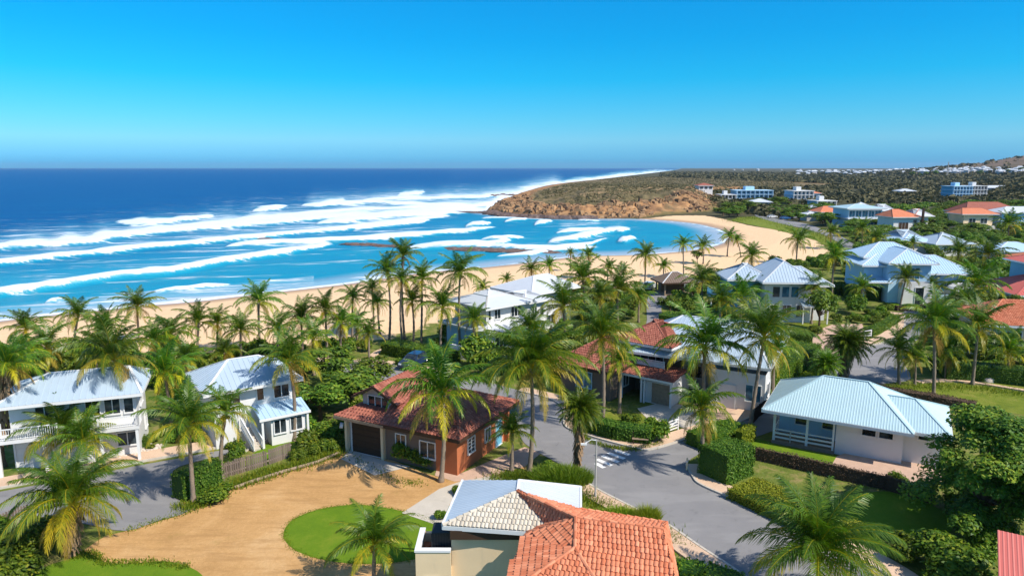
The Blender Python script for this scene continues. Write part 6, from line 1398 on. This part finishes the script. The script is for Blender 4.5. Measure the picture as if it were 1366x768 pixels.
M_fw=mk('grey_brown_boards',(.22,.165,.13),.9,.3,5,.4,30,tone=(.33,.25,.2))
picket([(300,637),(330,628),(360,619),(390,608)],1.15,'grey-brown board fence below the small lawn, left of the leafy mound',M_fw)
picket([(-30,716),(0,712),(20,704),(45,694)],1.25,'grey-brown board fence at the left edge behind the big low palm',M_fw)
picket([(722,492),(745,497),(775,505)],1.6,'dark brown board fence behind the road, left of the cottage',M_wood)
picket([(1003,566),(1012,556),(1024,548)],1.2,'short dark board fence at the corner of the bungalow porch',M_darkbrown)
mb=MB(); W=[G(a,b,0) for a,b in [(313,652),(345,641),(380,630),(420,619),(452,606)]]; o=W[0]
for i in range(len(W)-1): mb.tube([(W[i][0]-o[0],W[i][1]-o[1],.12),(W[i+1][0]-o[0],W[i+1][1]-o[1],.13)],[.12,.13],8)
tag(link('log_edging',mb,M_wood,loc=(o[0],o[1],0)),'line of grey logs edging the planted bed along the dirt yard','garden edging')
# stones
mb=MB(); r=random.Random(5); o=G(165,606); W=spline([G(a,b,0) for a,b in [(128,612),(160,608),(190,602),(205,596)]],8)
for i in range(260):
    p=r.choice(W); x=p[0]+r.uniform(-.7,.7)-o[0]; y=p[1]+r.uniform(-.5,.5)-o[1]; s=r.uniform(.08,.2); n0=len(mb.v)
    for q in range(5): an=q*1.257+r.random()*.4; mb.v.append((x+math.cos(an)*s,y+math.sin(an)*s,.0))
    for q in range(5): an=q*1.257+r.random()*.4; mb.v.append((x+math.cos(an)*s*.6,y+math.sin(an)*s*.6,s*.8))
    for q in range(5): mb.f.append((n0+q,n0+(q+1)%5,n0+5+(q+1)%5,n0+5+q)); mb.t.append(.5)
    mb.f.append(tuple(n0+5+q for q in range(5))); mb.t.append(.5)
tag(link('rock_border',mb,mk('pale_stone',(.55,.47,.40),.9,.3,3,.4,10),loc=(o[0],o[1],0)),'bed of pale stones below the clipped hedge by the leftmost house','stones',kind='stuff')
# white gate
O=G(885,581); B=G(904,574); an=math.atan2(B[1]-O[1],B[0]-O[0]); t=thing('garden_gate','white wooden gate section beside the corner hedge','gate',(O[0],O[1],0),an); L=math.hypot(B[0]-O[0],B[1]-O[1]); mb=MB()
for x in (0,L): mb.box(x-.05,x+.05,-.05,.05,0,1.25)
link('gate_posts',mb,M_trim,t); mb=MB()
for z in (.25,.5,.75,1.0): mb.box(.05,L-.05,-.02,.02,z,z+.1)
mb.bar((.05,-.03,.2),(L-.05,-.03,1.05),.07,.04); link('gate_rails',mb,M_trim,t)
# small white gate further up
O=G(1153,452); t=thing('garden_gate','small white gate by the hedge on the pavement curve','gate',(O[0],O[1],0),.5); mb=MB()
for x in (0,1.3): mb.box(x-.06,x+.06,-.06,.06,0,1.1)
mb.box(.06,1.24,-.03,.03,1.0,1.08)
link('gate_posts',mb,M_trim,t); mb=MB()
for z in (.3,.6,.9): mb.box(.05,1.25,-.02,.02,z,z+.1)
link('gate_rails',mb,M_trim,t)
# bench on the corner pavement
O=G(843,594); t=thing('bench','small weathered slatted bench on the corner pavement below the hedge','bench',(O[0],O[1],.12),-.15); mb=MB()
for k in range(4): mb.box(0,1.3,k*.11,k*.11+.08,.40,.44)
link('seat',mb,M_wood,t); mb=MB()
for k in range(3): mb.box(0,1.3,.44,.47,.55+k*.12,.63+k*.12)
link('backrest',mb,M_wood,t)
for x in (.1,1.2):
    mb=MB(); mb.box(x-.03,x+.03,.02,.07,0,.4); mb.box(x-.03,x+.03,.40,.46,0,.85); link('leg',mb,M_darkbrown,t)
# bollard by the junction
O=G(916,628); t=thing('bollard','short pale bollard on the kerb at the junction, left of the stout palm','bollard',(O[0],O[1],.1)); mb=MB(); mb.tube([(0,0,0),(0,0,.85),(0,0,.95)],[.07,.065,.03],10); link('post',mb,M_cream,t); mb=MB(); mb.tube([(0,0,.62),(0,0,.72)],[.072,.072],10); link('reflector_band',mb,M_trim,t)
# street lamp
O=G(794,664); t=thing('street_lamp','slim grey street lamp with one arm at the left kerb by the crossing','street lamp',(O[0],O[1],.1)); hl=Zat(588,O[1]); mb=MB(); mb.tube([(0,0,0),(0,0,.5),(0,0,hl)],[.09,.06,.045],10); link('pole',mb,M_grey,t)
mb=MB(); mb.tube([(0,0,hl-.05),(-.35,0,hl),(-.75,-.1,hl-.2)],[.035,.03,.028],8); link('arm',mb,M_trim,t); mb=MB(); mb.box(-1.05,-.65,-.18,-.02,hl-.32,hl-.22); link('lamp_head',mb,M_trim,t)
# low stone on the verge
mb=MB(); r=random.Random(8); O=G(1320,509)
for lv,(q,z) in enumerate(((1,0),(.9,.35),(.45,.6))):
    for k in range(9): an=k*.698; mb.v.append((math.cos(an)*.75*q*r.uniform(.85,1.1),math.sin(an)*.5*q*r.uniform(.85,1.1),z))
for lv in range(2):
    for k in range(9): mb.f.append((lv*9+k,lv*9+(k+1)%9,(lv+1)*9+(k+1)%9,(lv+1)*9+k)); mb.t.append(.5)
mb.f.append(tuple(18+k for k in range(9))); mb.t.append(.5)
tag(link('boulder',mb,mk('pale_stone',(.5,.5,.5)),loc=(O[0],O[1],0),smooth=True),'pale boulder in front of the long dark hedge on the right','boulder')
# cars
def carpaint(name,c):
    m,nt,b=newmat(name); oc=objco(nt); nt.links.new(ramp(nt,noise(nt,oc,2,3),[(.3,mul(c,.85)),(.7,mul(c,1.1))]),b.inputs['Base Color']); b.inputs['Roughness'].default_value=.3; b.inputs['Coat Weight'].default_value=.6; return m
M_tyre=mk('tyre_rubber',(.02,.02,.02),.9,.2,5,.2,30); M_rim=mk('wheel_rim',(.45,.45,.46),.35,.1,5,.05,30,metal=.8)
M_red=mk('tail_lens',(.35,.01,.01),.3,.1,5,.05,30); M_hlm=mk('headlight_lens',(.7,.72,.75),.2,.05,5,.02,30)
def car(px,py,yaw,label,mat,group=None,z=.035):
    O=G(px,py,0); zz=z
    if math.hypot(*O)>225: zz=float(hfun(np.array([O[0]]),np.array([O[1]]))[0][0])+.1
    t=thing('parked_car',label,'car',(O[0],O[1],zz),yaw,group)
    prof=[(-2.1,.35),(-2.15,.75),(-1.95,.92),(-1.2,.98),(.95,.98),(1.95,.82),(2.15,.62),(2.12,.32)]
    mb=MB(); W=.88; secs=[(-W,.90),(-W*.98,1.0),(W*.98,1.0),(W,.90)]
    n=len(prof)
    for yy,k in secs: mb.v+=[(x*(1 if abs(yy)<W*.99 else .985),yy,.32+(z_-.32)*k) for x,z_ in prof]
    for s_ in range(3):
        for i in range(n-1): mb.f.append((s_*n+i,s_*n+i+1,(s_+1)*n+i+1,(s_+1)*n+i)); mb.t.append(.5)
    mb.f.append(tuple(range(n))[::-1]); mb.f.append(tuple(3*n+i for i in range(n))); mb.t+= [.5,.5]
    link('body',mb,mat,t)
    mb=MB(); lo=[(-1.75,.95),(1.15,.95)]; hi=[(-1.2,1.42),(.35,1.42)]
    a=[(-1.75,-.80,.95),(1.15,-.80,.95),(1.15,.80,.95),(-1.75,.80,.95)]; b=[(-1.2,-.62,1.40),(.35,-.62,1.40),(.35,.62,1.40),(-1.2,.62,1.40)]
    for i in range(4): mb.face([a[i],a[(i+1)%4],b[(i+1)%4],b[i]])
    link('windows',mb,M_glass,t)
    mb=MB(); mb.box(-1.22,.37,-.64,.64,1.40,1.45)
    for i in range(4): mb.bar(a[i],b[i],.07,.07)
    mb.bar((-.4,-.80,.95),(-.4,-.64,1.41),.07,.05); mb.bar((-.4,.80,.95),(-.4,.64,1.41),.07,.05); link('roof',mb,mat,t)
    for x in (-1.35,1.35):
        for y in (-.82,.82):
            mb=MB(); mb.tube([(x,y-.1,.32),(x,y+.1,.32)],[.32,.32],16); w_=link('wheel',mb,M_tyre,t); mb=MB(); sg=1 if y>0 else -1; mb.tube([(x,y+sg*.08,.32),(x,y+sg*.115,.32)],[.2,.17],12); link('rim',mb,M_rim,w_)
    for y in (-.62,.62):
        mb=MB(); mb.box(2.02,2.17,y-.16,y+.16,.6,.74); link('headlight',mb,M_hlm,t); mb=MB(); mb.box(-2.17,-2.06,y-.16,y+.16,.68,.82); link('tail_light',mb,M_red,t)
    return t
car(553,489,-1.95,'dark blue car parked at the kerb beside the long rounded hedge',carpaint('dark_blue_paint',(.015,.035,.09)),z=.12)
car(866,386,1.1,'small silver car at the left side of the beach street',carpaint('silver_paint',(.45,.48,.5)))
gp='cars parked by the coast road'
car(1030,291,.2,'white car in the coast road car park, left of a blue one',carpaint('white_car_paint',(.7,.7,.7)),gp); car(1047,293,.2,'blue car in the coast road car park, between two pale ones',carpaint('blue_car_paint',(.03,.12,.3)),gp); car(1058,292,.4,'grey car in the coast road car park, right of the blue one',carpaint('grey_car_paint',(.25,.26,.28)),gp)
# grass tufts breaking the edge of the dirt yard and verges: ground cover
rs=np.random.RandomState(12); Qs=[];Ts=[]
def edge_tufts(pts,wd,n,h_):
    W=np.array(spline([G(a,b,0) for a,b in pts],8)); k=rs.randint(0,len(W)-1,n); f=rs.rand(n)[:,None]; P=W[k]*(1-f)+W[k+1]*f+rs.normal(0,wd,(n,2))
    ok=np.array([True]*n); P=P[ok]; hh=h_*rs.uniform(.4,1.2,len(P)); ph=rs.rand(len(P))*3.14; Wd=np.stack([np.cos(ph),np.sin(ph),0*ph],-1)*.03
    p0=np.stack([P[:,0],P[:,1],0*hh],-1); p1=p0+np.stack([rs.normal(0,.3,len(P))*hh,rs.normal(0,.3,len(P))*hh,hh],-1)
    Qs.append(np.stack([p0-Wd,p0+Wd,p1+Wd*.3,p1-Wd*.3],1)); Ts.append(np.clip(rs.normal(.55,.2,len(P)),0,1))
edge_tufts([(313,648),(345,637),(380,626),(420,615),(450,604)],.45,3500,.35)
edge_tufts([(240,675),(262,676),(300,660)],.3,900,.3)
edge_tufts([(660,640),(700,634),(760,650),(790,668),(842,690),(900,722)],.5,4000,.28)
edge_tufts([(780,566),(786,588),(840,600),(880,592)],.2,1500,.25)
edge_tufts([(1110,522),(1180,520),(1262,515),(1366,526)],.8,2500,.3)
edge_tufts([(100,742),(122,739),(140,750),(200,750),(250,756)],.2,1500,.15)
edge_tufts([(378,712),(392,692),(430,678),(480,673),(535,681),(575,694),(592,712),(585,735),(540,748),(480,752),(425,745),(390,731),(378,712)],.12,2600,.06)
edge_tufts([(168,708),(253,681)],.25,500,.12)
edge_tufts([(470,610),(530,640),(560,645)],.3,400,.15)
edge_tufts([(978,296),(1006,291),(1054,304),(1094,316),(1120,334)],2.5,3000,.9)
me=quads_mesh('grass_tufts',np.concatenate(Qs),np.concatenate(Ts)); me.materials.append(M_leaf); tag(link('grass_tufts',me),'dry and green grass tufts along beds, verges and the dune edge','grass',kind='stuff')

# ---------------------------------------------------------------- sea air
m=bpy.data.materials.new('sea_haze'); m.use_nodes=True; nt=m.node_tree; nt.nodes.clear()
o_=nt.nodes.new('ShaderNodeOutputMaterial'); v_=nt.nodes.new('ShaderNodeVolumePrincipled'); v_.inputs['Density'].default_value=HAZE; v_.inputs['Color'].default_value=(.62,.80,1,1); v_.inputs['Anisotropy'].default_value=.2
nt.links.new(v_.outputs[0],o_.inputs['Volume'])
mb=MB(); mb.box(-15000,15000,-14000,15000,-12,95); tag(link('haze',mb,m),kind='stuff')
